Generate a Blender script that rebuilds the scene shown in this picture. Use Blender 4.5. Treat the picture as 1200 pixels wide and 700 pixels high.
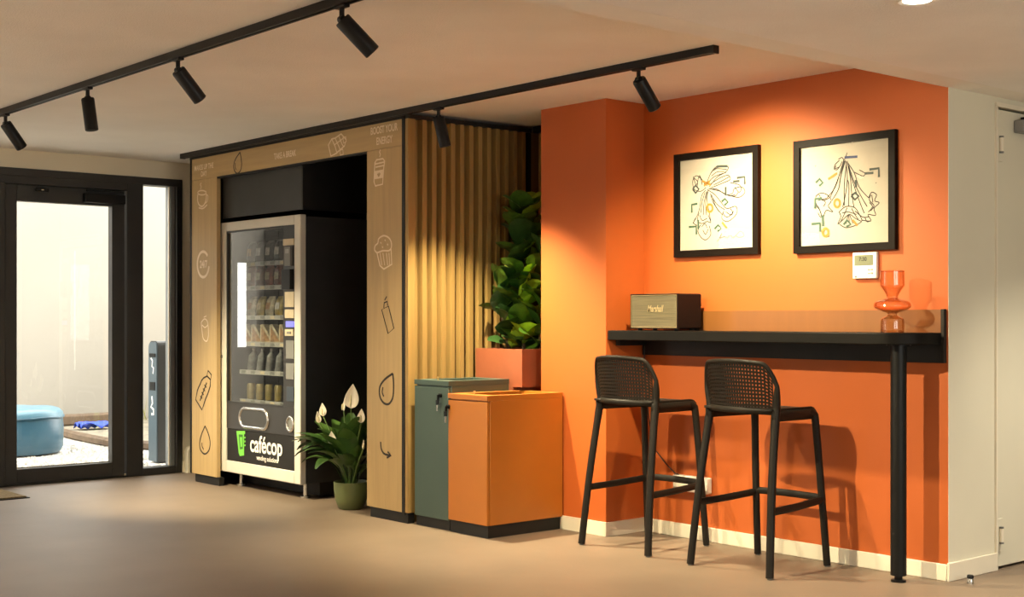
import bpy, math, random
from mathutils import Vector, Matrix, Euler
random.seed(7)
for _o in list(bpy.data.objects): bpy.data.objects.remove(_o)
SC = bpy.context.scene
COL = SC.collection
PI = math.pi

# ------------------------------------------------------------------ camera
FPX, CXP, HYP, HC = 1562.0, 600.0, 374.0, 1.2
TH = math.atan2(2430 - 600, FPX)
cam_d = bpy.data.cameras.new('camera'); cam = bpy.data.objects.new('camera', cam_d); COL.objects.link(cam)
cam.location = (0, 0, HC); cam.rotation_euler = (PI / 2, 0, TH)
cam_d.sensor_width = 36; cam_d.lens = 36 * FPX / 1200; cam_d.shift_y = 24 / 1200
cam_d.clip_start = 0.05; cam_d.clip_end = 200
SC.camera = cam

# ------------------------------------------------------------------ world, exposure
W = bpy.data.worlds.new('World'); SC.world = W; W.use_nodes = True
_bg = W.node_tree.nodes['Background']
_bg.inputs[0].default_value = (1.0, 0.965, 0.90, 1); _bg.inputs[1].default_value = 5.2
SC.view_settings.view_transform = 'Standard'; SC.view_settings.look = 'None'
SC.view_settings.gamma = 1; SC.view_settings.use_curve_mapping = False
SC.view_settings.exposure = 0.58
SC.cycles.use_denoising = True
SC.cycles.sample_clamp_indirect = 4.0
SC.cycles.max_bounces = 10; SC.cycles.diffuse_bounces = 6; SC.cycles.transparent_max_bounces = 16
SC.cycles.caustics_reflective = False; SC.cycles.caustics_refractive = False

# lamps of the room and the added track: (x along track, tilt towards +y in degrees, sideways tilt, watts, cone)
WARM = (1.0, 0.85, 0.53)
TRACK_ONE_Y, TRACK_TWO_Y = 2.78, 4.545
TRACK_ONE = [(-7.775, 38, 8, 480, 64), (-6.606, 6, -4, 20, 80), (-5.597, 42, 0, 160, 84), (-4.247, 42, -20, 290, 110)]
TRACK_TWO = [(-5.96, 12, -6, 335, 90), (-4.403, 42, 0, 185, 118)]
ADDED_TRACK_Y = -.9  # unseen track and lamps, added so floor bounce brightens the ceiling
ADDED_TRACK = [(x, -6, 0, 1000, 86) for x in (-8.6, -7.5, -6.4, -5.3, -4.2)]
DOWN_W = 190

# ------------------------------------------------------------------ helpers
class MB:
    def __init__(s): s.v = []; s.f = []; s.m = []
    def quad(s, *p):
        n = len(s.v); s.v += [tuple(q) for q in p]; s.f.append(tuple(range(n, n + len(p)))); return s
    def box(s, x0, x1, y0, y1, z0, z1):
        n = len(s.v)
        s.v += [(x0,y0,z0),(x1,y0,z0),(x1,y1,z0),(x0,y1,z0),(x0,y0,z1),(x1,y0,z1),(x1,y1,z1),(x0,y1,z1)]
        for q in ((0,3,2,1),(4,5,6,7),(0,1,5,4),(1,2,6,5),(2,3,7,6),(3,0,4,7)): s.f.append(tuple(n+i for i in q))
        return s
    def prism(s, poly, axis, a0, a1):
        """poly of 2-D points extruded along axis ('x': (y,z), 'y': (x,z), 'z': (x,y))"""
        def P(p, a):
            return (a, p[0], p[1]) if axis == 'x' else (p[0], a, p[1]) if axis == 'y' else (p[0], p[1], a)
        n = len(s.v); k = len(poly)
        s.v += [P(p, a0) for p in poly] + [P(p, a1) for p in poly]
        s.f.append(tuple(n + i for i in range(k))[::-1]); s.f.append(tuple(n + k + i for i in range(k)))
        for i in range(k):
            j = (i + 1) % k; s.f.append((n + i, n + j, n + k + j, n + k + i))
        return s
    def lathe(s, prof, c=(0,0,0), seg=24, cap=True):
        n = len(s.v); k = len(prof)
        for r, z in prof:
            for i in range(seg):
                a = 2 * PI * i / seg; s.v.append((c[0] + r*math.cos(a), c[1] + r*math.sin(a), c[2] + z))
        for q in range(k - 1):
            for i in range(seg):
                j = (i + 1) % seg
                s.f.append((n+q*seg+i, n+q*seg+j, n+(q+1)*seg+j, n+(q+1)*seg+i))
        if cap:
            s.f.append(tuple(n + i for i in range(seg))[::-1]); s.f.append(tuple(n+(k-1)*seg+i for i in range(seg)))
        return s
    def tube(s, pts, r, seg=8, closed=False, sq=1.0):
        pts = [Vector(p) for p in pts]; k = len(pts); n = len(s.v)
        rr = r if isinstance(r, (list, tuple)) else [r] * k
        up = Vector((0, 0, 1)); prev = None
        for i, p in enumerate(pts):
            a = pts[(i - 1) % k] if (closed or i > 0) else p
            b = pts[(i + 1) % k] if (closed or i < k - 1) else p
            t = (b - a).normalized()
            if prev is None:
                u = t.cross(up)
                if u.length < 1e-3: u = t.cross(Vector((0, 1, 0)))
            else:
                u = prev - t * prev.dot(t)
            u.normalize(); prev = u; w = t.cross(u)
            for j in range(seg):
                g = 2 * PI * (j + .5) / seg
                s.v.append(tuple(p + u * (rr[i]*math.cos(g)) + w * (rr[i]*sq*math.sin(g))))
        for i in range(k if closed else k - 1):
            i2 = (i + 1) % k
            for j in range(seg):
                j2 = (j + 1) % seg
                s.f.append((n+i*seg+j, n+i*seg+j2, n+i2*seg+j2, n+i2*seg+j))
        if not closed:
            s.f.append(tuple(n + j for j in range(seg))[::-1]); s.f.append(tuple(n+(k-1)*seg+j for j in range(seg)))
        return s
    def grid(s, fn, nu, nv):
        n = len(s.v)
        for j in range(nv + 1):
            for i in range(nu + 1): s.v.append(tuple(fn(i / nu, j / nv)))
        for j in range(nv):
            for i in range(nu):
                a = n + j*(nu+1) + i; s.f.append((a, a+1, a+nu+2, a+nu+1))
        return s
    def xform(s, M):
        s.v = [tuple(M @ Vector(p)) for p in s.v]; return s
    def ribbon_xz(s, pts, w, y, closed=False):
        """flat printed line lying in the plane y"""
        P = [Vector((p[0], p[1])) for p in pts]; k = len(P)
        if closed: P.append(P[0]); k += 1
        L = []
        for i, p in enumerate(P):
            a = P[i-1] if i > 0 else (P[-2] if closed else p); b = P[i+1] if i < k-1 else (P[1] if closed else p)
            t = (b - a)
            if t.length < 1e-9: t = Vector((1, 0))
            t.normalize(); L.append((p, Vector((-t.y, t.x))))
        n = len(s.v)
        for p, q in L:
            for sg in (-.5, .5):
                e = p + q * (w * sg); s.v.append((e.x, y, e.y))
        for i in range(k - 1): s.f.append((n+2*i, n+2*i+1, n+2*i+3, n+2*i+2))
        return s

def mesh_of(name, mb, smooth=None):
    me = bpy.data.meshes.new(name); me.from_pydata(mb.v, [], mb.f); me.update()
    import bmesh
    bm = bmesh.new(); bm.from_mesh(me); bmesh.ops.recalc_face_normals(bm, faces=bm.faces); bm.to_mesh(me); bm.free()
    if smooth:
        for p in me.polygons: p.use_smooth = True
        me.set_sharp_from_angle(angle=math.radians(smooth))
    return me

OFF = {}
def obj(name, mb, m, parent=None, smooth=None, bevel=0, local=False, label=None, seg=2, solid=0):
    """link one mesh; mb in world coordinates unless local, moved to the frame of its thing"""
    o = None
    off = Vector((0, 0, 0))
    if parent is not None and not local:
        off = OFF.get(parent.name, Vector((0, 0, 0)))
        if off.length: mb.xform(Matrix.Translation(-off))
    me = mesh_of(name, mb, smooth or (35 if bevel else None)); me.materials.append(m)
    o = bpy.data.objects.new(name, me); COL.objects.link(o)
    OFF[o.name] = off
    if parent is not None: o.parent = parent
    if solid:
        md = o.modifiers.new('solid', 'SOLIDIFY'); md.thickness = solid; md.offset = 0
    if bevel:
        md = o.modifiers.new('bevel', 'BEVEL'); md.width = bevel; md.segments = seg; md.limit_method = 'ANGLE'
        md.angle_limit = math.radians(35)
    if label: o['label'] = label
    return o
def thing(name, label, cat, loc=(0,0,0), rz=0, group=None):
    o = bpy.data.objects.new(name, None); COL.objects.link(o); o.location = loc; o.rotation_euler = (0, 0, rz)
    o.empty_display_size = .1
    o['label'] = label; o['category'] = cat
    if group: o['group'] = group
    OFF[o.name] = Vector(loc)
    return o
def tag(o, label, cat, group=None):
    o['label'] = label; o['category'] = cat
    if group: o['group'] = group
    return o
def struct(name, mb, m, label, cat, **k):
    o = obj(name, mb, m, **k); o['kind'] = 'structure'; o['label'] = label; o['category'] = cat; return o
def inst(src, parent, loc, rot=(0,0,0), scale=(1,1,1), name=None, mat_=None):
    o = src.copy()
    if name: o.name = name
    COL.objects.link(o); o.parent = parent; o.location = loc; o.rotation_euler = rot; o.scale = scale
    return o
def copy_tree(o, parent=None):
    c = o.copy(); COL.objects.link(c); c.parent = parent
    for ch in list(o.children): copy_tree(ch, c)
    return c

def _ray(px, py):
    a = (px - CXP) / FPX; b = (HYP - py) / FPX
    return (-math.sin(TH) + a * math.cos(TH), math.cos(TH) + a * math.sin(TH), b)
def on_y(px, py, y):
    r = _ray(px, py); t = y / r[1]; return (r[0] * t, HC + r[2] * t)          # measured (x, z) on a wall plane

# ------------------------------------------------------------------ materials
MATS = {}
def mat(name, col, rough=.5, metal=0.0, var=.06, vscale=6.0, bump=0.0, bscale=80.0, emit=None, estr=0, spec=None, stretch=None, coat=0, detail=3):
    m = bpy.data.materials.new(name); m.use_nodes = True; nt = m.node_tree; b = nt.nodes['Principled BSDF']
    b.inputs['Roughness'].default_value = rough; b.inputs['Metallic'].default_value = metal
    if spec is not None: b.inputs['Specular IOR Level'].default_value = spec
    if coat: b.inputs['Coat Weight'].default_value = coat; b.inputs['Coat Roughness'].default_value = .08
    tc = nt.nodes.new('ShaderNodeTexCoord'); mp = nt.nodes.new('ShaderNodeMapping')
    if stretch: mp.inputs['Scale'].default_value = stretch
    nt.links.new(tc.outputs['Object'], mp.inputs['Vector'])
    nz = nt.nodes.new('ShaderNodeTexNoise'); nz.inputs['Scale'].default_value = vscale; nz.inputs['Detail'].default_value = detail
    nt.links.new(mp.outputs[0], nz.inputs['Vector'])
    rp = nt.nodes.new('ShaderNodeValToRGB')
    rp.color_ramp.elements[0].position = .3; rp.color_ramp.elements[1].position = .7
    rp.color_ramp.elements[0].color = tuple(max(0, c * (1 - var)) for c in col) + (1,)
    rp.color_ramp.elements[1].color = tuple(min(1, c * (1 + var)) for c in col) + (1,)
    nt.links.new(nz.outputs['Fac'], rp.inputs[0]); nt.links.new(rp.outputs[0], b.inputs['Base Color'])
    if bump:
        n2 = nt.nodes.new('ShaderNodeTexNoise'); n2.inputs['Scale'].default_value = bscale; n2.inputs['Detail'].default_value = 2
        nt.links.new(mp.outputs[0], n2.inputs['Vector'])
        bp = nt.nodes.new('ShaderNodeBump'); bp.inputs['Strength'].default_value = bump; bp.inputs['Distance'].default_value = .01
        nt.links.new(n2.outputs['Fac'], bp.inputs['Height']); nt.links.new(bp.outputs[0], b.inputs['Normal'])
    if emit:
        b.inputs['Emission Color'].default_value = tuple(emit) + (1,); b.inputs['Emission Strength'].default_value = estr
    MATS[name] = m; return m
def glass(name, tint=(1, 1, 1), k=1.0, rough=0.0, edge=None):
    m = bpy.data.materials.new(name); m.use_nodes = True; nt = m.node_tree; nt.nodes.clear()
    out = nt.nodes.new('ShaderNodeOutputMaterial'); mx = nt.nodes.new('ShaderNodeMixShader')
    tr = nt.nodes.new('ShaderNodeBsdfTransparent'); tr.inputs[0].default_value = tuple(tint) + (1,)
    gl = nt.nodes.new('ShaderNodeBsdfGlossy'); gl.inputs['Roughness'].default_value = rough; gl.inputs[0].default_value = (1, 1, 1, 1)
    fr = nt.nodes.new('ShaderNodeFresnel'); fr.inputs[0].default_value = 1.5
    ge = nt.nodes.new('ShaderNodeNewGeometry'); sb = nt.nodes.new('ShaderNodeMath'); sb.operation = 'SUBTRACT'; sb.inputs[0].default_value = 1
    nt.links.new(ge.outputs['Backfacing'], sb.inputs[1])
    ml = nt.nodes.new('ShaderNodeMath'); ml.operation = 'MULTIPLY'; nt.links.new(fr.outputs[0], ml.inputs[0]); nt.links.new(sb.outputs[0], ml.inputs[1])
    m2 = nt.nodes.new('ShaderNodeMath'); m2.operation = 'MULTIPLY'; m2.use_clamp = True; m2.inputs[1].default_value = k; nt.links.new(ml.outputs[0], m2.inputs[0])
    if edge:
        lw = nt.nodes.new('ShaderNodeLayerWeight'); lw.inputs[0].default_value = .35; cm = nt.nodes.new('ShaderNodeMix'); cm.data_type = 'RGBA'
        nt.links.new(lw.outputs['Facing'], cm.inputs[0]); cm.inputs[6].default_value = tuple(tint) + (1,); cm.inputs[7].default_value = tuple(edge) + (1,)
        nt.links.new(cm.outputs[2], tr.inputs[0])
    nt.links.new(m2.outputs[0], mx.inputs[0]); nt.links.new(tr.outputs[0], mx.inputs[1]); nt.links.new(gl.outputs[0], mx.inputs[2])
    nt.links.new(mx.outputs[0], out.inputs[0]); MATS[name] = m; return m

M_ORANGE = mat('orange_wall_paint', (.45, .095, .012), .62, var=.03, vscale=3, bump=.05, bscale=160)
M_WHITE = mat('white_wall_paint', (.70, .67, .54), .65, var=.03, vscale=2, bump=.04, bscale=120)
M_CREAM = mat('cream_wall_paint', (.76, .71, .58), .7, var=.03, vscale=2, bump=.04, bscale=120)
M_SKIRT = mat('white_skirting_paint', (.80, .74, .60), .45, var=.02)
M_CEIL = mat('ceiling_woven_paper', (.87, .86, .83), .9, var=.05, vscale=1.5, bump=.3, bscale=170)
M_SOFF = mat('soffit_paper', (.88, .87, .86), .9, var=.04, vscale=2, bump=.45, bscale=170)
M_SOFFS = mat('soffit_smooth_paint', (.86, .84, .80), .8, var=.02)
M_FLOOR = mat('floor_vinyl', (.19, .139, .099), .50, var=.10, vscale=2.2, bump=.03, bscale=60, detail=6)
M_BLACK = mat('black_laminate', (.012, .011, .010), .55, var=.15, spec=.3)
M_BLKM = mat('black_powder_coat', (.006, .006, .006), .42, var=.1, spec=.25)
M_FRAME = mat('anthracite_aluminium', (.022, .021, .020), .45, var=.12)
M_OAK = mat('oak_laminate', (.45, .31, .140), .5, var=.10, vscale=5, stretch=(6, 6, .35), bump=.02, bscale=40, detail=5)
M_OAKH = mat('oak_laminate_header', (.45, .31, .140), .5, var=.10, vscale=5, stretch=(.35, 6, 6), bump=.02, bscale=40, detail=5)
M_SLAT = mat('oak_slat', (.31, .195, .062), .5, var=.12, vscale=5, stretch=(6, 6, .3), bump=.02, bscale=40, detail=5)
M_GREYP = mat('charcoal_panel', (.030, .030, .029), .5, var=.1)
M_CHAMP = mat('champagne_aluminium', (.60, .57, .50), .42, metal=0, var=.03)
M_MBLK = mat('machine_black_plastic', (.02, .018, .017), .35, var=.1)
M_MIN = mat('machine_interior', (.035, .035, .036), .5, var=.1)
M_GREEN = mat('green_metal', (.050, .082, .068), .45, var=.03)
M_OBIN = mat('orange_metal', (.41, .135, .015), .42, var=.03)
M_TERRA = mat('terracotta_fibre', (.25, .070, .029), .6, var=.05, vscale=12)
M_SOIL = mat('dark_soil', (.03, .02, .012), .95, var=.4, vscale=40, bump=.8, bscale=60)
M_FIG = mat('fig_leaf', (.05, .12, .012), .34, var=.3, vscale=5, bump=.15, bscale=22)
M_FIG2 = mat('fig_leaf_young', (.26, .40, .025), .34, var=.25, vscale=5, bump=.15, bscale=22)  # highlights painted in as a brighter yellow-green
M_FIG3 = mat('fig_leaf_old', (.02, .055, .012), .34, var=.3, vscale=5, bump=.15, bscale=22)  # shade among the leaves painted in as a darker green
M_BARK = mat('bark', (.09, .06, .03), .8, var=.3, vscale=30)
M_LILY = mat('lily_leaf', (.045, .10, .022), .35, var=.3, vscale=6)
M_LILY2 = mat('lily_leaf_light', (.075, .15, .03), .38, var=.3, vscale=6)
M_SPATHE = mat('white_spathe', (.82, .74, .62), .5, var=.06, vscale=9)
M_SPADIX = mat('spadix', (.75, .66, .40), .7, var=.1, vscale=60, bump=.3)
M_LSTEM = mat('lily_stem', (.12, .19, .05), .5, var=.15)
M_POT = mat('olive_pot', (.105, .125, .045), .4, var=.08)
M_STOOL = mat('charcoal_plastic', (.012, .0095, .007), .5, var=.08, vscale=30, spec=.2)
M_COUNT = mat('black_counter', (.007, .006, .005), .5, var=.15, vscale=8, spec=.12)
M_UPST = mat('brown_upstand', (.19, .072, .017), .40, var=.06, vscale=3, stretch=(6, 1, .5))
M_PAPER = mat('art_paper', (.375, .33, .27), .8, var=.02)
M_INK = mat('black_ink', (.03, .028, .027), .8)
M_GOLD = mat('ochre_print', (.30, .15, .02), .7)
M_GRN = mat('green_print', (.035, .08, .05), .7)
M_BLU = mat('blue_print', (.03, .04, .11), .7)
M_GRY = mat('grey_print', (.035, .045, .042), .7)
M_PWHITE = mat('white_print', (.80, .66, .47), .7)
M_PBLK = mat('dark_print', (.030, .022, .015), .7)
M_MWHITE = mat('machine_white_print', (.85, .83, .78), .6)
M_LOGO = mat('lime_print', (.16, .52, .06), .6)
M_LOGOD = mat('dark_green_print', (.03, .12, .02), .6)
M_FRBLK = mat('picture_frame_black', (.006, .0035, .002), .5, var=.2, spec=.1)
M_THERM = mat('white_plastic', (.80, .76, .68), .4, var=.02)
M_LCD = mat('lcd_screen', (.16, .17, .10), .3, var=.04)
M_SPKB = mat('speaker_vinyl', (.008, .003, .002), .6, spec=.15, var=.2, vscale=60, bump=.3, bscale=200)
M_GRILL = mat('speaker_grille_cloth', (.11, .09, .048), .8, var=.35, vscale=18, stretch=(.3, 1, 14), bump=.3, bscale=90)
M_BRASS = mat('brass', (.70, .50, .22), .3, metal=1, var=.05)
M_CHROME = mat('chrome', (.62, .60, .56), .25, metal=1, var=.05)
M_LENS = mat('lamp_lens', (.9, .85, .7), .3, emit=(1, .85, .6), estr=4)
M_DLENS = mat('downlight_lens', (.9, .9, .85), .3, emit=(1, .92, .78), estr=14)
M_CABLE = mat('black_cable', (.012, .01, .01), .5)
M_GRAVEL = mat('white_gravel', (.60, .57, .52), .95, var=.35, vscale=28, bump=1.0, bscale=26, detail=5)
M_PEBBLE = mat('pebble', (.42, .40, .36), .9, var=.15, vscale=8)
M_YARD = mat('yard_wall_render', (.33, .305, .265), .9, var=.05, vscale=.8, bump=.1, bscale=30)
M_SOILY = mat('yard_soil', (.20, .175, .13), .95, var=.35, vscale=9, bump=.6, bscale=20)
M_KERB = mat('rusty_edging', (.12, .08, .05), .8, var=.3, vscale=12)
M_BLUEV = mat('blue_vinyl', (.032, .105, .165), .32, var=.1, vscale=4, bump=.12, bscale=7)
M_BINM = mat('grey_blue_metal', (.075, .105, .125), .4, var=.05)
M_BIND = mat('dark_grey_metal', (.045, .047, .048), .45, var=.05)
M_KERB2 = mat('dark_timber', (.03, .026, .02), .8, var=.3, vscale=9)
M_BLUET = mat('blue_rag', (.03, .07, .5), .7)
M_GRASS = mat('dry_grass', (.33, .32, .10), .8, var=.3, vscale=9)
M_MAT = mat('coir_mat', (.20, .135, .055), .95, var=.35, vscale=60, bump=.8, bscale=200)
M_REVEAL = mat('grey_reveal', (.20, .21, .21), .5)
M_DISP = mat('blue_display', (.05, .05, .3), .4, emit=(.25, .25, .9), estr=.8)
M_BEIGE = mat('beige_plate', (.50, .42, .28), .45, var=.1, vscale=20)
M_GREYB = mat('grey_plate', (.15, .15, .14), .4, var=.08)
M_RAIL = mat('shelf_rail', (.30, .30, .29), .4, var=.1, vscale=60)
G_PANE = glass('clear_pane', (.97, .98, .97), 1.3)
G_VEND = glass('machine_pane', (.90, .91, .90), 2.0)
G_PIC = glass('picture_pane', (.99, .99, .99), .35)
G_AMBER = glass('amber_glass', (.95, .80, .62), 1.6, .01, (.48, .23, .09))

# ------------------------------------------------------------------ the room
XD = -9.6                                                      # door wall face
YW = 5.475                                                     # orange wall face
XE = -3.34                                                     # white end wall face
ZC, ZS = 2.42, 2.261
struct('floor', MB().box(XD - .25, 2.2, -2.7, 8.2, -.12, 0), M_FLOOR, 'smooth brown vinyl floor of the lounge', 'floor')
struct('ceiling', MB().box(XD - .25, -3.35, -2.7, 6.2, ZC, ZC + .12), M_CEIL, 'higher cream ceiling with the black light tracks', 'ceiling')
o = struct('ceiling_soffit', MB().box(-3.205, 2.2, -2.7, 8.2, ZS, ZS + .2), M_SOFF, 'lowered white textured ceiling at right', 'ceiling')
obj('edge_board', MB().box(-3.339, -3.205, 5.60, 8.2, ZS, ZC + .02), M_SOFFS, o)
b_ = obj('edge_board', MB().box(-3.352, -3.205, -2.7, 5.60, ZS, ZC + .02), M_SOFFS, o, bevel=.004)
struct('wall_orange', MB().box(-5.2625, -3.342, YW, 5.60, 0, ZC), M_ORANGE, 'orange painted wall behind the bar counter', 'wall')
struct('wall_column', MB().box(-5.80, -5.262, 5.174, 5.88, 0, ZC), M_ORANGE, 'projecting orange column beside the bins', 'wall')
struct('wall_end', MB().box(-3.46, XE, YW + .001, 5.889, 0, ZC), M_WHITE, 'narrow white wall between orange wall and door', 'wall')
struct('wall_end_beyond', MB().box(-3.46, XE, 5.889, 8.2, 2.22, ZC).box(-3.46, XE, 6.86, 8.2, 0, 2.22), M_WHITE, 'white wall around the right hand door', 'wall')
struct('wall_beyond_door', MB().box(-3.75, -3.65, 5.62, 8.2, 0, ZC).box(-3.66, -3.46, 5.62, 5.64, 0, ZC).box(-3.66, -3.46, 8.18, 8.2, 0, ZC).box(-3.75, -3.46, 5.62, 8.2, ZC, ZC + .05).box(-3.75, -3.46, 5.62, 8.2, -.05, 0), M_WHITE, 'white wall of the closet behind the right hand door', 'wall')  # unseen box, added only to stop light leaking round the door
struct('wall_far', MB().box(-3.46, 2.2, 8.1, 8.22, 0, ZC), M_WHITE, 'white wall at the end of the passage', 'wall')
struct('wall_back', MB().box(XD - .25, 2.2, -2.72, -2.6, 0, ZC + .1), M_CREAM, 'cream wall behind the viewer', 'wall')
ADDED_LWINS = [(-2.4, -.1), (.1, 1.2)]                              # unseen glazing left of the view, added for daylight
for i, (a, b) in enumerate(ADDED_LWINS):
    wn = struct('window_%d' % (i + 2), MB().box(XD - .12, XD, a, a + .06, .05, 2.287).box(XD - .12, XD, b - .06, b, .05, 2.287).box(XD - .12, XD, a + .06, b - .06, .05, .11).box(XD - .12, XD, a + .06, b - .06, 2.22, 2.287), M_FRAME, 'tall dark framed window left of the entrance, %s from it' % ('second', 'first')[i], 'window')
    obj('window_pane', MB().box(XD - .055, XD - .045, a + .05, b - .05, .10, 2.23), G_PANE, wn)
    pd = bpy.data.lights.new('window_portal', 'AREA'); pd.shape = 'RECTANGLE'; pd.size = b - a; pd.size_y = 2.2; pd.cycles.is_portal = True
    po = bpy.data.objects.new('window_portal', pd); COL.objects.link(po); po.location = (XD - .13, (a + b)/2, 1.17); po.rotation_euler = (PI/2, 0, -PI/2)
pd = bpy.data.lights.new('entrance_portal', 'AREA'); pd.shape = 'RECTANGLE'; pd.size = 2.5; pd.size_y = 2.29; pd.cycles.is_portal = True
po = bpy.data.objects.new('entrance_portal', pd); COL.objects.link(po); po.location = (XD - .13, 3.55, 1.145); po.rotation_euler = (PI/2, 0, -PI/2)
ADDED_RWINS = [(.2, 2.4), (2.7, 4.9)]                                    # unseen windows right of the view, added to brighten the soffit
rwm = MB().box(2.1, 2.22, -2.6, 8.2, 0, .8).box(2.1, 2.22, -2.6, 8.2, 2.15, ZC).box(2.1, 2.22, -2.6, .2, .8, 2.15).box(2.1, 2.22, 2.4, 2.7, .8, 2.15).box(2.1, 2.22, 4.9, 8.2, .8, 2.15)
struct('wall_right', rwm, M_WHITE, 'white wall with windows on the far right', 'wall')
for i, (a, b) in enumerate(ADDED_RWINS):
    wn = struct('window_%d' % (i + 4), MB().box(2.12, 2.2, a, a + .05, .8, 2.15).box(2.12, 2.2, b - .05, b, .8, 2.15).box(2.12, 2.2, a + .05, b - .05, .8, .85).box(2.12, 2.2, a + .05, b - .05, 2.10, 2.15), M_FRAME, 'dark framed window in the right wall, %s the viewer' % ('nearer', 'farther from')[i], 'window')
    obj('window_pane', MB().box(2.155, 2.165, a + .05, b - .05, .85, 2.10), G_PANE, wn)
    pd = bpy.data.lights.new('window_portal', 'AREA'); pd.shape = 'RECTANGLE'; pd.size = b - a; pd.size_y = 1.35; pd.cycles.is_portal = True
    po = bpy.data.objects.new('window_portal', pd); COL.objects.link(po); po.location = (2.23, (a + b)/2, 1.475); po.rotation_euler = (PI/2, 0, PI/2)
wl = MB().box(XD - .2, XD, 4.80, 6.2, 0, ZC).box(XD - .2, XD, 1.2, 2.30, 0, ZC).box(XD - .2, XD, -.1, .1, 0, ZC).box(XD - .2, XD, -2.6, -2.4, 0, ZC).box(XD - .2, XD, -2.4, -.1, 0, .05).box(XD - .2, XD, .1, 1.2, 0, .05).box(XD - .2, XD, -2.4, -.1, 2.287, ZC).box(XD - .2, XD, .1, 1.2, 2.287, ZC).box(XD - .2, XD, 2.30, 4.80, 2.287, ZC)
struct('wall_left', wl, M_CREAM, 'cream wall around the glazed entrance', 'wall')
struct('wall_niche', MB().box(-9.6, -5.79, 5.76, 5.88, 0, ZC), M_BLACK, 'dark wall behind the vending kiosk and plant niche', 'wall')
# skirting
sk = MB().box(-5.262 - .005, -3.342, YW - .014, YW, 0, .076)
struct('baseboard_orange', sk, M_SKIRT, 'white skirting under the bar counter', 'baseboard', bevel=.003)
struct('baseboard_column', MB().prism([(-5.795, 5.174), (-5.795, 5.160), (-5.248, 5.160), (-5.248, YW - .014), (-5.262, YW - .014), (-5.262, 5.174)], 'z', 0, .076), M_SKIRT, 'white skirting round the orange column', 'baseboard')
struct('baseboard_end', MB().box(XE, XE + .013, YW - .014, 5.885, 0, .085), M_SKIRT, 'white skirting on the white end wall', 'baseboard', bevel=.003)
struct('baseboard_left', MB().box(XD, XD + .015, 4.802, 5.6, 0, .085), M_SKIRT, 'white skirting right of the glazed entrance', 'baseboard', bevel=.003)
struct('trim_1', MB().box(XE - .02, XE + .010, 5.876, 5.889, 0, 2.22).box(XE - .02, XE + .010, 5.876, 6.88, 2.215, 2.235), M_SKIRT, 'thin white frame strip of the right hand door', 'door frame')

# right-hand door: leaf, hinges, closer
dr = struct('door_2', MB().box(XE - .055, XE - .004, 5.914, 6.84, .012, 2.205), M_WHITE, 'white painted door at the right edge', 'door', bevel=.003)
obj('door_jamb', MB().box(XE - .08, XE - .002, 5.8895, 5.911, 0, 2.215), M_WHITE, dr)
for z0, z1 in ((.086, .245), (1.954, 2.115)):
    h = obj('hinge', MB().box(XE - .003, XE + .004, 5.893, 5.945, z0, z1), M_WHITE, dr, bevel=.002)
    hz = (z1 - z0)
    obj('hinge_barrel', MB().lathe([(.010, z0 + hz*.28), (.010, z1 - hz*.28)], (XE + .012, 5.918, 0), 12), M_SKIRT, h, smooth=40)
    for q in (z0 + hz * .27, z1 - hz * .27): obj('hinge_ring', MB().lathe([(.011, q - .004), (.011, q + .004)], (XE + .012, 5.918, 0), 12), M_GREYB, h)
dc = obj('door_closer', MB().box(XE - .003, XE + .05, 6.055, 6.30, 2.105, 2.165), mat('closer_grey', (.22, .22, .22), .4), dr, bevel=.006)
obj('closer_arm', MB().box(XE + .01, XE + .04, 6.10, 6.50, 2.168, 2.182), M_BLKM, dc)
stp = thing('door_stop', 'small metal door stop on floor by white skirting', 'door stop', (-3.245, 5.50, 0))
obj('stop_body', MB().lathe([(.014, 0), (.014, .022), (.011, .026)], (-3.245, 5.50, 0), 14), M_CHROME, stp, smooth=40)
obj('rubber_cap', MB().lathe([(.015, .026), (.015, .036), (.012, .04)], (-3.245, 5.50, 0), 14), M_BLKM, stp, smooth=40)

# glazed entrance
def frame_bar(name, y0, y1, z0, z1, parent, m=M_FRAME, x0=XD - .11, x1=XD + .012, bev=.004):
    return obj(name, MB().box(x0, x1, y0, y1, z0, z1), m, parent, bevel=bev)
ent = struct('window_1', MB().box(XD - .12, XD + .012, 2.30, 4.80, 2.23, 2.287), M_FRAME, 'dark metal frame of the glazed entrance', 'window frame', bevel=.004)
frame_bar('transom', 2.36, 4.345, 2.172, 2.232, ent)
frame_bar('frame_post', 4.345, 4.476, 0, 2.232, ent)
frame_bar('frame_post', 4.752, 4.80, 0, 2.232, ent)
frame_bar('frame_post', 2.30, 2.42, 0, 2.232, ent)
frame_bar('frame_post', 3.315, 3.428, 0, 2.172, ent)
frame_bar('frame_sill', 4.476, 4.752, 0, .056, ent)
frame_bar('threshold', 2.42, 4.345, 0, .010, ent)
frame_bar('frame_reveal', 4.716, 4.752, .056, 2.232, ent, M_REVEAL, XD - .11, XD - .02)
frame_bar('glazing_bead', 4.706, 4.716, .056, 2.232, ent, M_SKIRT, XD - .05, XD - .03)
obj('sidelight_pane', MB().box(XD - .055, XD - .045, 4.470, 4.708, .05, 2.236), G_PANE, ent)
def glazed_leaf(name, ya, yb, label, hinge_right):
    L = struct(name, MB().box(XD - .07, XD, ya, ya + .085, .012, 2.17).box(XD - .07, XD, yb - .10, yb, .012, 2.17)
               .box(XD - .07, XD, ya + .085, yb - .10, .012, .117).box(XD - .07, XD, ya + .085, yb - .10, 2.05, 2.17), M_FRAME, label, 'door', bevel=.003)
    obj('door_pane', MB().box(XD - .045, XD - .035, ya + .08, yb - .095, .112, 2.055), G_PANE, L)
    obj('glazing_bead', MB().box(XD - .062, XD - .05, ya + .085, yb - .10, .117, .125), M_CHROME, L)
    return L
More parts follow.
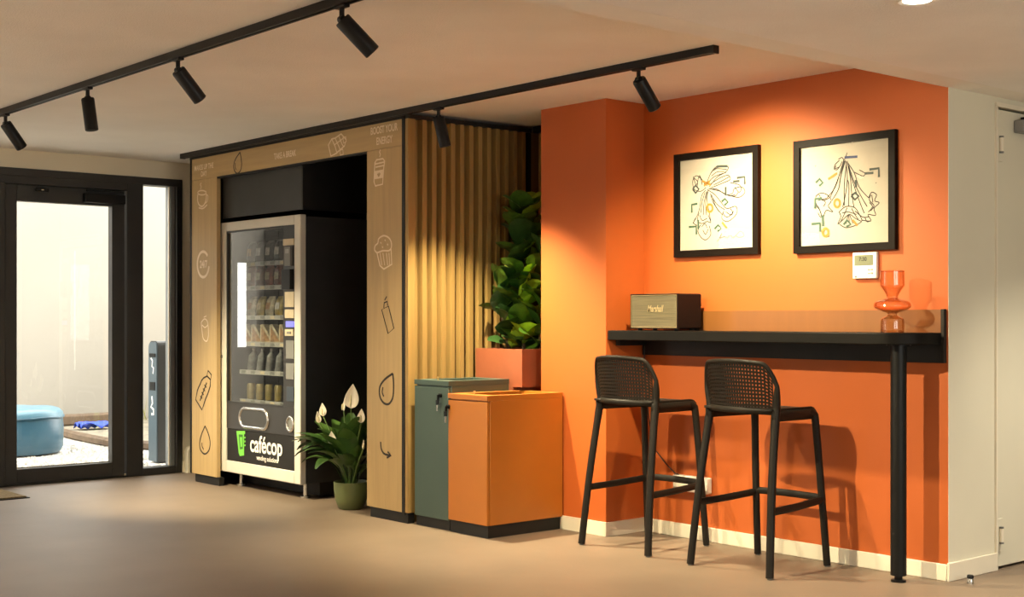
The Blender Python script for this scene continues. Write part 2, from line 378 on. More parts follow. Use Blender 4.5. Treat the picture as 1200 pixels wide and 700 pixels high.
d1 = glazed_leaf('door_1', 3.430, 4.330, 'glazed entrance door with dark metal frame', True)
c1 = obj('door_closer', MB().box(XD, XD + .055, 4.00, 4.315, 2.065, 2.135), M_BLKM, d1, bevel=.006)
obj('closer_arm', MB().box(XD + .02, XD + .045, 4.02, 4.30, 2.15, 2.16), M_BLKM, c1)
r1 = obj('door_sensor', MB().box(XD, XD + .03, 3.64, 3.74, 2.125, 2.155), M_BLKM, d1, bevel=.008)
obj('sensor_eye', MB().box(XD + .030, XD + .033, 3.68, 3.70, 2.132, 2.142), M_CHROME, r1)
obj('floor_pivot', MB().box(XD, XD + .02, 4.318, 4.330, .012, .03), M_CHROME, d1)
glazed_leaf('door_3', 2.425, 3.310, 'second glazed leaf of the entrance beyond the left edge', False)  # unseen leaf, added to let more daylight onto the floor
o = thing('cable_trunking', 'short rounded white trunking upright on floor beside wooden kiosk', 'trunking', (XD + .06, 4.83, 0))
obj('trunking_body', MB().prism([(4.815, 0), (4.875, 0), (4.875, .17), (4.865, .195), (4.845, .205), (4.825, .195), (4.815, .17)], 'x', XD + .016, XD + .075), M_SKIRT, o, bevel=.004)
obj('trunking_foot', MB().box(XD + .016, XD + .085, 4.805, 4.885, 0, .012), M_SKIRT, o)

# ------------------------------------------------------------------ yard outside
struct('ground', MB().box(-17, XD - .25, -6, 14, -.12, -.01), M_GRAVEL, 'white gravel ground of the yard', 'ground')
struct('wall_yard', MB().box(-14.8, -14.55, -6, 1.04, -.02, 3.3).box(-14.8, -14.55, 1.30, 14, -.02, 3.3).box(-14.8, -14.55, 1.04, 1.30, -.02, .85).box(-14.8, -14.55, 1.04, 1.30, 1.9, 3.3), M_YARD, 'bright rendered yard wall outside the entrance', 'wall')  # narrow slot is invented, its sky gives the machine pane a bright patch
struct('facade', MB().box(XD - .26, XD - .2, -6, -2.4, 0, 3.4).box(XD - .26, XD - .2, -.1, .1, 0, 3.4).box(XD - .26, XD - .2, 1.2, 2.30, 0, 3.4).box(XD - .26, XD - .2, 4.80, 14, 0, 3.4).box(XD - .26, XD - .2, -2.4, -.1, 2.287, 3.4).box(XD - .26, XD - .2, .1, 1.2, 2.287, 3.4).box(XD - .26, XD - .2, 2.3, 4.8, 2.287, 3.4), M_YARD, 'outer face of the building around the entrance', 'wall')
struct('planting_bed', MB().prism([(-14.56, 5.3), (-13.75, 5.45), (-12.9, 5.35), (-11.9, 5.30), (-11.2, 5.6), (-10.9, 6.6), (-11.0, 8), (-14.56, 8)], 'z', -.02, .045), M_SOILY, 'bare soil planting bed along yard wall', 'flower bed')
edge = [(-14.5, 5.28, .03), (-13.75, 5.43, .03), (-12.9, 5.33, .03), (-11.9, 5.28, .03), (-11.2, 5.58, .03), (-10.9, 6.6, .03)]
tag(obj('bed_edging', MB().tube(edge, .045, 6), M_KERB, smooth=40), 'rust brown edging curving round the soil bed', 'edging')
lg = thing('timber_log', 'short brown timber lying on soil bed by yard wall', 'timber', (-14.1, 5.9, .045))
obj('log_body', MB().box(-14.25, -14.05, 5.62, 6.35, .045, .16), M_KERB, lg, bevel=.02)
rg = MB().grid(lambda u, v: (-13.55 + .22*u, 5.55 + .34*v, .055 + .07*abs(math.sin(u*7 + v*4))), 8, 8)
tag(obj('blue_cloth', rg, M_BLUET, smooth=60, solid=.006), 'crumpled blue cloth lying by the soil bed', 'cloth')
gm = MB()
rr = random.Random(3)
for i in range(260):
    x = rr.uniform(-14.45, -13.2); y = rr.uniform(6.7, 7.8); h = rr.uniform(.10, .34); a = rr.uniform(0, 6.28); w = .010
    dx, dy = math.cos(a), math.sin(a); l = rr.uniform(.02, .12)
    gm.quad((x - dy*w, y + dx*w, .04), (x + dy*w, y - dx*w, .04), (x + dx*l, y + dy*l, .04 + h))
g = obj('grass_tufts', gm, M_GRASS); tag(g, 'dry green grass growing at foot of yard wall', 'grass'); g['kind'] = 'stuff'
tw = thing('bare_sapling', 'thin leafless sapling standing against yard wall', 'sapling', (-14.2, 6.45, .04))
obj('sapling_stem', MB().tube([(-14.2, 6.45, .04), (-14.22, 6.40, .5), (-14.3, 6.30, 1.0)], [.014, .010, .004], 6), M_BARK, tw)
obj('sapling_stem', MB().tube([(-14.2, 6.47, .04), (-14.2, 6.62, .5), (-14.25, 6.60, 1.05)], [.012, .009, .004], 6), M_BARK, tw)
obj('twig', MB().tube([(-14.22, 6.42, .4), (-14.25, 6.50, .62), (-14.25, 6.61, .95)], [.006, .005, .003], 5), M_BARK, tw)
# pebbles on the nearer gravel
pb = MB()
for i in range(2600):
    x = rr.uniform(-13.4, -9.95); y = rr.uniform(3.2, 5.2); r = rr.uniform(.012, .028); n = len(pb.v); a = rr.uniform(0, 6)
    if math.hypot(x + 12, y - 4.36) < .47 or (x > -10.65 and y > 4.9): continue
    for k in range(4): pb.v.append((x + r*math.cos(a + k*PI/2), y + r*.8*math.sin(a + k*PI/2), -.004))
    pb.v.append((x, y, -.008 + r*.9))
    for k in range(4): pb.f.append((n + k, n + (k+1) % 4, n + 4))
o = obj('gravel_stones', pb, M_PEBBLE); tag(o, 'loose white gravel stones in the yard', 'gravel'); o['kind'] = 'stuff'
# blue ottoman
ot = thing('outdoor_pouf', 'round blue vinyl pouf standing on the white gravel', 'pouf', (-12.0, 4.36, -.01))
prof = [(.30, 0), (.40, .015), (.425, .06), (.43, .20), (.425, .31), (.415, .335)]
obj('pouf_body', MB().lathe(prof, (-12.0, 4.36, -.01), 36), M_BLUEV, ot, smooth=50)
def cush(u, v):
    a = u*2*PI; r = .43 * math.sin(v * PI / 2)
    return (-12.0 + r*math.cos(a), 4.36 + r*math.sin(a), .415 - .085*v**4 + .007*math.sin(5*a)*v)
obj('pouf_top', MB().grid(cush, 36, 8), mat('light_blue_vinyl', (.09, .21, .29), .3, var=.06, vscale=4, bump=.12, bscale=7), ot, smooth=50)
obj('piping', MB().tube([(-12.0 + .432*math.cos(a*PI/18), 4.36 + .432*math.sin(a*PI/18), .325 + .006*math.sin(a*.9)) for a in range(36)], .007, 6, closed=True), M_BLUEV, ot, smooth=60)
# ashtray bin
ab = thing('ashtray_bin', 'slim grey rounded-top outdoor bin seen through sidelight', 'bin', (-10.48, 5.04, -.01))
arc = [(-10.565, 0), (-10.40, 0), (-10.40, .95)] + [(-10.44 + .04*math.cos(t), .96 + .055*math.sin(t)) for t in (0, .4, .8, 1.2, 1.57)] + [(-10.525 + .04*math.cos(t), .96 + .055*math.sin(t)) for t in (1.57, 2.0, 2.4, 2.8, 3.14)]
obj('bin_body', MB().prism(arc, 'y', 4.985, 5.11), M_BIND, ab)
arc2 = [((x + 10.4825)*.93 - 10.4825, z*.985 + .004) for x, z in arc]
fp = obj('bin_front', MB().prism(arc2, 'y', 4.975, 4.985), M_BINM, ab)
obj('slot', MB().box(-10.535, -10.425, 4.970, 4.976, .88, .91), M_BLKM, fp)
obj('waste_opening', MB().box(-10.53, -10.43, 4.971, 4.976, .60, .67), M_BLKM, fp)
obj('white_pictogram', MB().ribbon_xz([(-10.51, .87), (-10.48, .85), (-10.49, .80), (-10.46, .79), (-10.47, .74)], .016, 4.973), M_MWHITE, fp)
obj('white_pictogram', MB().ribbon_xz([(-10.49, .55), (-10.48, .49), (-10.51, .46), (-10.46, .44), (-10.46, .40), (-10.50, .40)], .022, 4.973), M_MWHITE, fp)
# unseen dark fence added to darken part of the machine pane's reflection
fn = thing('board_fence', 'dark timber board fence along the yard wall', 'fence', (-14.4, -1.0, 0))
fb = None
for i in range(26):
    if fb is None: fb = obj('board', MB().box(-.02, .02, -.088, .088, 0, 2.4), M_KERB2, fn, local=True); q = fb
    else: q = inst(fb, fn, (0, 0, 0), name='board')
    q.location = (0, 1.92 - i*.19, -.01)
# doormat
o = thing('doormat', 'brown coir doormat at the lower left edge', 'doormat', (-9.2, 2.9, 0))
obj('mat_pile', MB().box(-9.50, -8.90, 2.2, 3.325, .001, .014), M_MAT, o, bevel=.004)
obj('mat_border', MB().box(-9.515, -8.885, 2.185, 3.340, 0, .006), M_BLKM, o)

# ------------------------------------------------------------------ vending kiosk
YK = 4.60
kio = thing('vending_kiosk', 'tall oak and black surround built around the vending machine', 'kiosk', (-7.68, 5.1, 0))
hd = obj('header_panel', MB().box(-9.035, -6.383, YK, YK + .03, 2.2225, 2.378), M_OAKH, kio)
pl = obj('pillar_panel', MB().box(-9.035, -8.655, YK, YK + .03, .062, 2.2205), M_OAK, kio)
pr = obj('pillar_panel', MB().box(-6.750, -6.383, YK, YK + .03, .062, 2.2205), M_OAK, kio)
obj('black_edge', MB().box(-6.383, -6.357, YK - .004, YK + .04, .05, 2.39), M_BLACK, kio)
obj('black_edge', MB().box(-9.062, -9.035, YK - .002, YK + .04, .06, 2.39), M_BLACK, kio)
obj('top_trim', MB().box(-9.062, -6.357, YK - .004, YK + .04, 2.378, 2.40), M_BLACK, kio)
obj('header_lip', MB().box(-8.655, -6.750, YK + .002, YK + .03, 2.2095, 2.2225), M_BLACK, kio)
obj('kickboard', MB().box(-9.0, -8.64, YK + .012, YK + .05, 0, .062), M_BLACK, kio)
obj('kickboard', MB().box(-6.72, -6.335, YK + .006, YK + .05, 0, .062), M_BLACK, kio)
obj('inner_return', MB().box(-9.02, -8.72, YK + .03, YK + .04, .0, 2.21), M_BLACK, kio)
obj('inner_return', MB().box(-6.750, -6.73, YK + .03, 5.60, .0, 2.21), M_BLACK, kio)
obj('side_panel', MB().box(-9.06, -9.03, YK + .04, 5.68, 0, 2.40), M_BLACK, kio)
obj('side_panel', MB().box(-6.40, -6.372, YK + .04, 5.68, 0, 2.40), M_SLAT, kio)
obj('back_panel', MB().box(-9.03, -6.40, 5.60, 5.68, 0, 2.40), M_BLACK, kio)
obj('top_panel', MB().box(-9.03, -6.40, YK + .04, 5.60, 2.37, 2.40), M_BLACK, kio)
obj('filler_panel', MB().box(-8.68, -7.60, 4.66, 4.68, 1.925, 2.36), M_GREYP, kio)
obj('filler_return', MB().box(-7.60, -7.585, 4.66, 5.59, 1.925, 2.36), M_BLACK, kio)
obj('slat_edge', MB().box(-6.357, -6.325, YK, YK + .055, .062, 2.376), M_SLAT, kio, bevel=.003)
obj('slat_trim', MB().box(-6.357, -6.322, YK + .001, 5.56, 2.376, 2.402), M_BLACK, kio)
# each slat of the side wall
sl0 = None
pit = .0708
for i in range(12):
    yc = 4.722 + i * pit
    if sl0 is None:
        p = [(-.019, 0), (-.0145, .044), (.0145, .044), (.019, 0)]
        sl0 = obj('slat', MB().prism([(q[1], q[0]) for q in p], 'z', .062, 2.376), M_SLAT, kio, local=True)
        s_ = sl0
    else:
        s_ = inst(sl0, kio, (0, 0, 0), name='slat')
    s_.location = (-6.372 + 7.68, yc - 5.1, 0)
obj('corner_post', MB().box(-6.357, -6.335, 5.535, 5.565, .062, 2.376), M_BLACK, kio)
# slats on the back of the plant niche
nb = thing('niche_slat_panel', 'dark slatted panel at the back of plant niche', 'slat panel', (-6.05, 5.60, 0))
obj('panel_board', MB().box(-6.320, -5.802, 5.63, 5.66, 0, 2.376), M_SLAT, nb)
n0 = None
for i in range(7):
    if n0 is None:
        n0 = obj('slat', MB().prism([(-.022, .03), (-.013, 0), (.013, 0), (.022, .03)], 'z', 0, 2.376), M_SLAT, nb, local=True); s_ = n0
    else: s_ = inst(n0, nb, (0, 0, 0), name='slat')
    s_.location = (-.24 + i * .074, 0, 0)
obj('panel_trim', MB().box(-6.318, -5.802, 5.565, 5.69, 2.376, 2.415), M_BLACK, nb)

# printed doodles: measured outlines laid on the panels
YP = YK - .0015
def px_line(mb, pts, w, closed=False, y=YP):
    mb.ribbon_xz([on_y(p[0], p[1], YK) for p in pts], w, y, closed)
def ell(cx, cy, rx, ry, a0=0, a1=360, n=24):
    return [(cx + rx*math.cos(math.radians(a0 + (a1 - a0)*i/n)), cy + ry*math.sin(math.radians(a0 + (a1 - a0)*i/n))) for i in range(n + 1)]
def smooth_pts(P, n=5):
    out = []
    for i in range(len(P) - 1):
        p0 = P[max(i-1, 0)]; p1 = P[i]; p2 = P[i+1]; p3 = P[min(i+2, len(P)-1)]
        for k in range(n):
            t = k / n
            out.append(tuple(.5*((2*p1[c]) + (-p0[c]+p2[c])*t + (2*p0[c]-5*p1[c]+4*p2[c]-p3[c])*t*t + (-p0[c]+3*p1[c]-3*p2[c]+p3[c])*t**3) for c in (0, 1)))
    out.append(P[-1]); return out
def text_mesh(txt, size, bold=0.0, shear=0.0):
    cu = bpy.data.curves.new('tmp_text', 'FONT'); cu.body = txt; cu.size = size; cu.align_x = 'CENTER'; cu.offset = bold; cu.shear = shear
    ob = bpy.data.objects.new('tmp_text', cu); COL.objects.link(ob)
    dg = bpy.context.evaluated_depsgraph_get(); me = bpy.data.meshes.new_from_object(ob.evaluated_get(dg))
    v = [tuple(q.co) for q in me.vertices]; f = [tuple(p.vertices) for p in me.polygons]
    bpy.data.objects.remove(ob); bpy.data.curves.remove(cu); bpy.data.meshes.remove(me)
    return v, f
def put_text(mb, txt, x, z, size, y, bold=0.0, sx=1.0, shear=0.0):
    v, f = text_mesh(txt, size, bold, shear); n = len(mb.v)
    mb.v += [(x + p[0]*sx, y, z + p[1]) for p in v]; mb.f += [tuple(n + i for i in q) for q in f]
dk = MB()                                                       # dark drop on the header
drop = smooth_pts([(281.5, 178.5), (276, 187), (274, 195), (275.5, 201), (278.5, 203.3), (282, 200), (283.3, 193), (282.8, 186), (281.5, 178.5)])
px_line(dk, drop, .010); px_line(dk, smooth_pts([(276, 191), (275.7, 196), (277, 199)]), .008)
obj('drop_print', dk, M_PBLK, hd)
for px_, py_, tx_, dz_, sz_, sx_ in ((239, 196.5, 'MAKES UP THE', .012, .052, .85), (239, 203.5, 'DAY', .018, .052, .85), (334, 181.5, 'TAKE A BREAK', .018, .056, .75), (450, 151.5, 'BOOST YOUR', .020, .062, .72), (450.5, 164.5, 'ENERGY', .020, .062, .72)):
    wt = MB(); x, z = on_y(px_, py_, YK); put_text(wt, tx_, x, z - dz_, sz_, YP, .0013, sx_)
    obj('white_lettering', wt, M_PWHITE, hd)
ch = MB()
px_line(ch, [(389, 163), (385, 170), (388, 183), (394, 180), (404, 171), (406, 164), (400, 157), (393, 162)], .010, True)
px_line(ch, [(389, 163), (393, 172), (395, 179)], .008); px_line(ch, [(393, 162), (397, 171), (399, 176)], .008)
px_line(ch, [(397, 159), (401, 169), (403, 172)], .008); px_line(ch, [(392, 170), (404, 161)], .007)
px_line(ch, [(402, 161), (405.5, 160.5), (406, 166), (403, 168)], .008, True); px_line(ch, [(398.5, 176.5), (402, 175), (402.5, 181), (399, 182)], .008, True)
obj('chocolate_print', ch, M_PWHITE, hd)
cp = MB()                                                       # coffee cup on the left pillar
px_line(cp, smooth_pts([(232, 228), (231.8, 235), (233.5, 240), (237, 242), (240, 239), (242, 232), (241.5, 224)]), .013)
px_line(cp, ell(236.8, 226, 4.9, 2.6), .010, True); px_line(cp, smooth_pts([(242, 228), (244, 230), (243, 236), (240.5, 238.5)]), .009)
px_line(cp, smooth_pts([(233, 243.5), (238, 244.5), (243, 240)]), .011); px_line(cp, smooth_pts([(235, 222), (236, 219), (235, 216.5), (236, 214.5)]), .008)
obj('cup_print', cp, M_PWHITE, pl)
cl = MB(); px_line(cl, ell(238.3, 310, 6.8, 15, 8, 318, 30), .020)
x, z = on_y(238.6, 310, YK); put_text(cl, '24/7', x, z - .024, .075, YP, .002, .85)
obj('clock_print', cl, M_PWHITE, pl)
cn = MB(); px_line(cn, smooth_pts([(236, 378), (240, 374), (243.5, 378), (244.5, 392), (242.5, 400), (238.5, 397), (237, 388), (236, 378)]), .009)
px_line(cn, smooth_pts([(237, 381), (240.5, 384), (243.8, 381)]), .008); px_line(cn, [(239, 372), (242, 370.5)], .008)
obj('can_print', cn, M_PWHITE, pl)
sn = MB(); px_line(sn, [(229.5, 468.5), (231.5, 458), (233, 454), (235, 450), (236.5, 446), (239, 443), (243, 441), (246.8, 445), (246.5, 453), (244, 461), (241, 468), (238.5, 476), (236.8, 480.5)], .013, True)
px_line(sn, [(242.5, 441), (244, 434.5), (248, 439.5), (247, 445.5)], .012, True); px_line(sn, [(234.5, 470), (242.5, 448.5)], .012)
for t in (.2, .4, .6, .8):
    px_line(sn, [(234.5 + 8*t - 1.2, 470 - 21.5*t - 1.6), (234.5 + 8*t + 1.2, 470 - 21.5*t + 1.6)], .010)
obj('snack_bar_print', sn, M_PBLK, pl)
dp = MB(); px_line(dp, smooth_pts([(240.5, 499.5), (236.5, 509), (234.2, 518), (235, 527), (240, 532.3), (245, 528), (246.5, 519), (244.5, 509), (240.5, 499.5)]), .012)
px_line(dp, smooth_pts([(236.8, 519), (237.2, 523.5), (238.8, 527)]), .010); obj('drop_print', dp, M_PBLK, pl)
# right pillar
tc_ = MB(); px_line(tc_, [(439.5, 191), (441.5, 187.5), (449, 186), (451, 189), (450, 196), (448.5, 216), (440, 218), (438.5, 213), (439, 200)], .010, True)
px_line(tc_, [(439.5, 192.5), (450.5, 190)], .009); px_line(tc_, [(440.5, 196), (450, 194)], .009); px_line(tc_, smooth_pts([(445, 184), (446, 181), (445, 178.5), (446, 175.5)]), .007)
px_line(tc_, [(439.2, 205.5), (449.3, 203.5)], .050)
obj('takeaway_cup_print', tc_, M_PWHITE, pr)
hr = MB(); px_line(hr, [(443, 203.5), (444.2, 206.2), (445.6, 203)], .018, False, YP - .001); obj('heart_print', hr, M_OAK, pr)
mf = MB(); px_line(mf, smooth_pts([(442, 296.5), (439.2, 293), (440, 288), (443, 285), (444, 280), (449, 276.5), (454, 277.5), (457.5, 281), (459, 286), (458.5, 291), (455.5, 294), (449, 294), (442, 296.5)], 4), .010)
px_line(mf, [(442, 296.5), (445.5, 311.5), (450, 315.5), (459.3, 310), (458.5, 292)], .010)
for a, b in ((445.5, 447.5), (449, 451), (453, 454.5), (456, 457)): px_line(mf, [(a, 296.5), (b, 311)], .007)
for a, b in ((446, 284), (451, 281), (454, 286), (448, 289)): px_line(mf, [(a, b), (a + 1, b + 1.5)], .008)
obj('muffin_print', mf, M_PWHITE, pr)
bt = MB(); px_line(bt, [(447.5, 363), (455.5, 359), (461.8, 385), (455, 391)], .009, True); px_line(bt, [(450, 361), (450.5, 355), (454, 353.5), (454.5, 358.5)], .010); px_line(bt, [(451, 352), (453.5, 347.5)], .009)
obj('bottle_print', bt, M_PBLK, pr)
d2 = MB(); px_line(d2, smooth_pts([(460.5, 438), (451, 445), (445.3, 454), (445.5, 465), (450, 472.5), (456, 473.5), (460.5, 466), (461.5, 452), (460.5, 438)], 5), .014)
px_line(d2, smooth_pts([(449, 454), (448.2, 460), (450, 465)]), .011); obj('drop_print', d2, M_PBLK, pr)
aw = MB(); px_line(aw, smooth_pts([(446.3, 518), (447, 526), (450.5, 532), (457.5, 534)]), .013); px_line(aw, [(454.5, 529.5), (458.3, 534), (453.5, 536.8)], .013)
obj('arrow_print', aw, M_PBLK, pr)

# ------------------------------------------------------------------ vending machine
YM = 4.645
vm = thing('vending_machine', 'champagne framed glass front snack vending machine inside the kiosk', 'vending machine', (-8.25, 5.1, 0))
X0, X1, Z0, Z1 = -8.705, -7.592, .104, 1.892
obj('cabinet', MB().box(X0 + .03, X1 - .03, 5.30, 5.50, Z0, Z1 - .01).box(X0 + .03, X0 + .06, YM + .05, 5.30, Z0, Z1 - .01).box(X1 - .06, X1 - .03, YM + .05, 5.30, Z0, Z1 - .01)
    .box(X0 + .06, X1 - .06, YM + .05, 5.30, Z1 - .04, Z1 - .01).box(X0 + .06, X1 - .06, YM + .05, 5.30, Z0, .60), M_MIN, vm)
fr = MB().box(X0, X0 + .105, YM, YM + .045, Z0, Z1).box(X1 - .078, X1, YM, YM + .045, Z0, Z1).box(X0 + .105, X1 - .078, YM, YM + .045, Z1 - .064, Z1).box(X0 + .105, X1 - .078, YM, YM + .045, Z0, .188)
obj('door_frame', fr, M_CHAMP, vm, bevel=.006)
XL, XR = X0 + .105, X1 - .078
GX = -7.818                                                    # window to selector column
obj('window_pane', MB().box(XL, GX, YM + .012, YM + .018, .61, Z1 - .064), G_VEND, vm)
obj('window_gasket', MB().box(XL, XL + .012, YM + .004, YM + .03, .61, Z1 - .064).box(XL, GX, YM + .004, YM + .03, Z1 - .076, Z1 - .064).box(XL, GX, YM + .004, YM + .03, .604, .614), M_MBLK, vm)
sp = obj('selector_panel', MB().box(GX, XR, YM + .006, YM + .09, .61, Z1 - .064), M_MBLK, vm)
def plate(n, za, zb, m, xa=.3, xb=.97, dep=.008, par=None):
    w = XR - GX
    return obj(n, MB().box(GX + w*xa, GX + w*xb, YM + .006 - dep, YM + .006, za, zb), m, par or sp, bevel=.002)
plate('price_card', 1.692, 1.736, M_BEIGE, .05)
k = plate('card_reader', 1.554, 1.682, M_GREYB, .3, .8, .02); plate('reader_screen', 1.638, 1.667, M_RAIL, .4, .7, .022, k)
plate('coin_unit', 1.397, 1.530, M_BLKM, .15, .9, .03)
plate('instruction_plate', 1.279, 1.382, M_BEIGE, .2); plate('price_plate', 1.205, 1.264, M_BEIGE, .2)
plate('display', 1.146, 1.185, M_DISP, .28); k = plate('button_plate', 1.087, 1.131, M_BEIGE, .25, .95, .012); plate('button', 1.100, 1.116, M_GREYB, .45, .8, .016, k)
plate('keypad', 0.934, 1.057, M_GREYB, .3); plate('cover_plate', 0.797, 0.905, M_GREYB, .3); plate('cover_plate', 0.649, 0.747, mat('dark_blue_plate', (.03, .04, .055), .35), .35)
lp = obj('lower_panel', MB().box(XL, XR, YM + .004, YM + .09, .418, .61), M_MBLK, vm, bevel=.003)
gp = obj('logo_panel', MB().box(XL, XR, YM + .010, YM + .09, .188, .418), M_BLACK, vm)
def stadium(xc, zc, hw, hh, n=10):
    P = [(xc + hw - hh + hh*math.cos(t), zc + hh*math.sin(t)) for t in [-PI/2 + PI*i/n for i in range(n+1)]]
    return P + [(xc - hw + hh + hh*math.cos(t), zc + hh*math.sin(t)) for t in [PI/2 + PI*i/n for i in range(n+1)]]
obj('retrieval_ring', MB().tube([(p[0], YM + .002, p[1]) for p in stadium(-8.204, .508, .195, .066)], .013, 8, closed=True), M_CHROME, lp, smooth=60)
obj('retrieval_flap', MB().prism(stadium(-8.204, .508, .19, .062), 'y', YM - .002, YM + .004), M_MIN, lp)
obj('coin_return_ring', MB().tube([(-7.720 + .040*math.cos(a*PI/12), YM + .0, .498 + .047*math.sin(a*PI/12)) for a in range(24)], .010, 8, closed=True), M_CHROME, lp, smooth=60)
obj('coin_return_cup', MB().prism(ell(-7.720, .498, .036, .043, 0, 345, 20), 'y', YM, YM + .004), M_GREYB, lp)
YL = YM + .0085
lt = MB(); put_text(lt, 'cafécop', -8.054, .277, .165, YL, .003, .86); obj('logo_lettering', lt, M_MWHITE, gp)
lt = MB(); put_text(lt, 'vending solutions', -8.035, .224, .046, YL, .0008, .9); obj('logo_tagline', lt, M_MWHITE, gp)
lg_ = MB().prism([(-8.463, 0.405), (-8.340, 0.413), (-8.340, 0.391), (-8.355, 0.389), (-8.355, 0.240), (-8.414, 0.231), (-8.429, 0.250)], 'y', YL - .001, YL); lgo = obj('logo_mark', lg_, M_LOGO, gp)
lg2 = MB().prism([(-8.429, 0.383), (-8.370, 0.385), (-8.370, 0.285), (-8.409, 0.277), (-8.417, 0.314)], 'y', YL - .002, YL - .001); obj('logo_shade', lg2, M_LOGOD, lgo)
lg3 = MB().prism([(-8.412, 0.365), (-8.377, 0.367), (-8.377, 0.300), (-8.400, 0.295)], 'y', YL - .003, YL - .002)
for z in (.359, .332, .305): lg3.prism([(-8.350, z), (-8.333, z + .002), (-8.333, z + .014), (-8.350, z + .012)], 'y', YL - .001, YL)
obj('logo_highlight', lg3, M_LOGO, lgo)
for x in (X0 + .12, X1 - .12):
    for y in (4.76, 5.40):
        f_ = obj('foot', MB().lathe([(.035, 0), (.035, .012), (.016, .016), (.016, .11)], (x, y, 0), 14), M_CHROME if y < 5 else M_BLKM, vm, smooth=40)
obj('base_plinth', MB().box(X0 + .05, X1 - .04, 4.82, 5.45, 0.012, .11), M_BLACK, vm)
obj('lock', MB().lathe([(.012, 0), (.012, .006)], (0, 0, 0), 12).xform(Matrix.Translation((X0 + .045, YM + .001, .93)) @ Matrix.Rotation(PI/2, 4, 'X')), M_GREYB, vm)
# machine lamp: the tube light inside the cabinet
tubeo = obj('cabinet_lamp', MB().box(GX - .01, GX + .0, YM + .05, YM + .06, .75, 1.80), mat('cabinet_led', (.9, .9, .9), .4, emit=(1, .95, .85), estr=3.0), vm)
SH = [.62, .83, 1.03, 1.22, 1.43, 1.60]
for i, z in enumerate(SH):
    s_ = obj('shelf', MB().box(XL, GX, YM + .12, 5.30, z - .012, z), M_MIN, vm)
    obj('price_rail', MB().box(XL, GX, YM + .108, YM + .12, z - .025, z + .006), M_RAIL, s_)
    for k in range(6):
        obj('price_tag', MB().box(XL + .03 + k*.135, XL + .085 + k*.135, YM + .106, YM + .108, z - .020, z + .001), M_GREYB if (i + k) % 3 else M_BEIGE, s_)
# products: each pack is a thing of its own
def pillow(w, h, d, crimp=.012):
    mb = MB()
    def f(sg):
        def g(u, v):
            e = max(0, 1 - (2*u-1)**4) * max(0, 1 - (2*v-1)**4)
            return ((u-.5)*w, sg*d*.5*e**.6, v*h)
        return g
    mb.grid(f(-1), 8, 8).grid(f(1), 8, 8)
    return mb
def pack(kind, x, y, z, m, label, group, cat, tilt=0, s=1.0):
    t = thing(kind, label, cat, (x, y, z), 0, group)
    if kind in ('snack_bag', 'snack_pouch'):
        mb = pillow(.10*s, .145*s, .05)
        obj('bag_body', mb.xform(Matrix.Rotation(tilt, 4, 'X')), m, t, smooth=50, local=True)
        obj('bag_label', MB().grid(lambda u, v: ((u-.5)*.06*s, -.0265, (.32 + v*.36)*.145*s), 2, 2).xform(Matrix.Rotation(tilt, 4, 'X')), PACKL[random.randrange(3)], t, local=True)
        obj('crimp', MB().box(-.05*s, .05*s, -.002, .002, .138*s, .150*s).xform(Matrix.Rotation(tilt, 4, 'X')), m, t, local=True)
    elif kind == 'sandwich_wedge':
        obj('wedge_box', MB().prism([(-.058, 0), (.058, 0), (.055, .02), (-.035, .135), (-.058, .13)], 'y', -.035, .035).xform(Matrix.Rotation(.35, 4, 'Z')), m, t, local=True, bevel=.006)
        obj('wedge_filling', MB().prism([(-.046, .012), (.040, .012), (-.042, .115)], 'y', -.0365, -.035).xform(Matrix.Rotation(.35, 4, 'Z')), PACKL[1], t, local=True)
    elif kind == 'drink_can':
        obj('can_body', MB().lathe([(.024, 0), (.031, .008), (.031, .105), (.025, .115), (.025, .118)], (0, 0, 0), 18), m, t, smooth=40, local=True)
        obj('can_lid', MB().lathe([(.024, .118), (.024, .119)], (0, 0, 0), 18), M_CHROME, t, local=True)
    elif kind == 'water_bottle':
        obj('bottle_body', MB().lathe([(.028, 0), (.030, .01), (.030, .105), (.012, .135), (.011, .15)], (0, 0, 0), 16).xform(Matrix.Rotation(tilt, 4, 'Y')), m, t, smooth=40, local=True)
        obj('bottle_cap', MB().lathe([(.013, .15), (.013, .165)], (0, 0, 0), 14).xform(Matrix.Rotation(tilt, 4, 'Y')), PACKL[2], t, smooth=40, local=True)
    return t
PACKL = [mat('pack_cream', (.30, .26, .18), .5, var=.5, vscale=40), mat('pack_tan', (.22, .12, .05), .5, var=.5, vscale=40), mat('pack_white', (.34, .33, .31), .4, var=.5, vscale=40)]
PB = mat('pack_black', (.015, .015, .017), .3); PR = mat('pack_red', (.12, .03, .018), .35, var=.5, vscale=40); PG = mat('pack_gold', (.13, .10, .025), .35, var=.4, vscale=30)
PS = mat('pack_silver', (.16, .165, .165), .28, metal=.4, var=.5, vscale=30); PW = mat('pack_pale', (.28, .25, .19), .45, var=.5, vscale=35); PY = mat('pack_yellow', (.20, .15, .03), .35, var=.5, vscale=35)
RX = [XL + .07 + .128*k for k in range(6)]
yy = YM + .165
ORD = ['leftmost', 'second from left', 'third from left', 'third from right', 'second from right', 'rightmost']
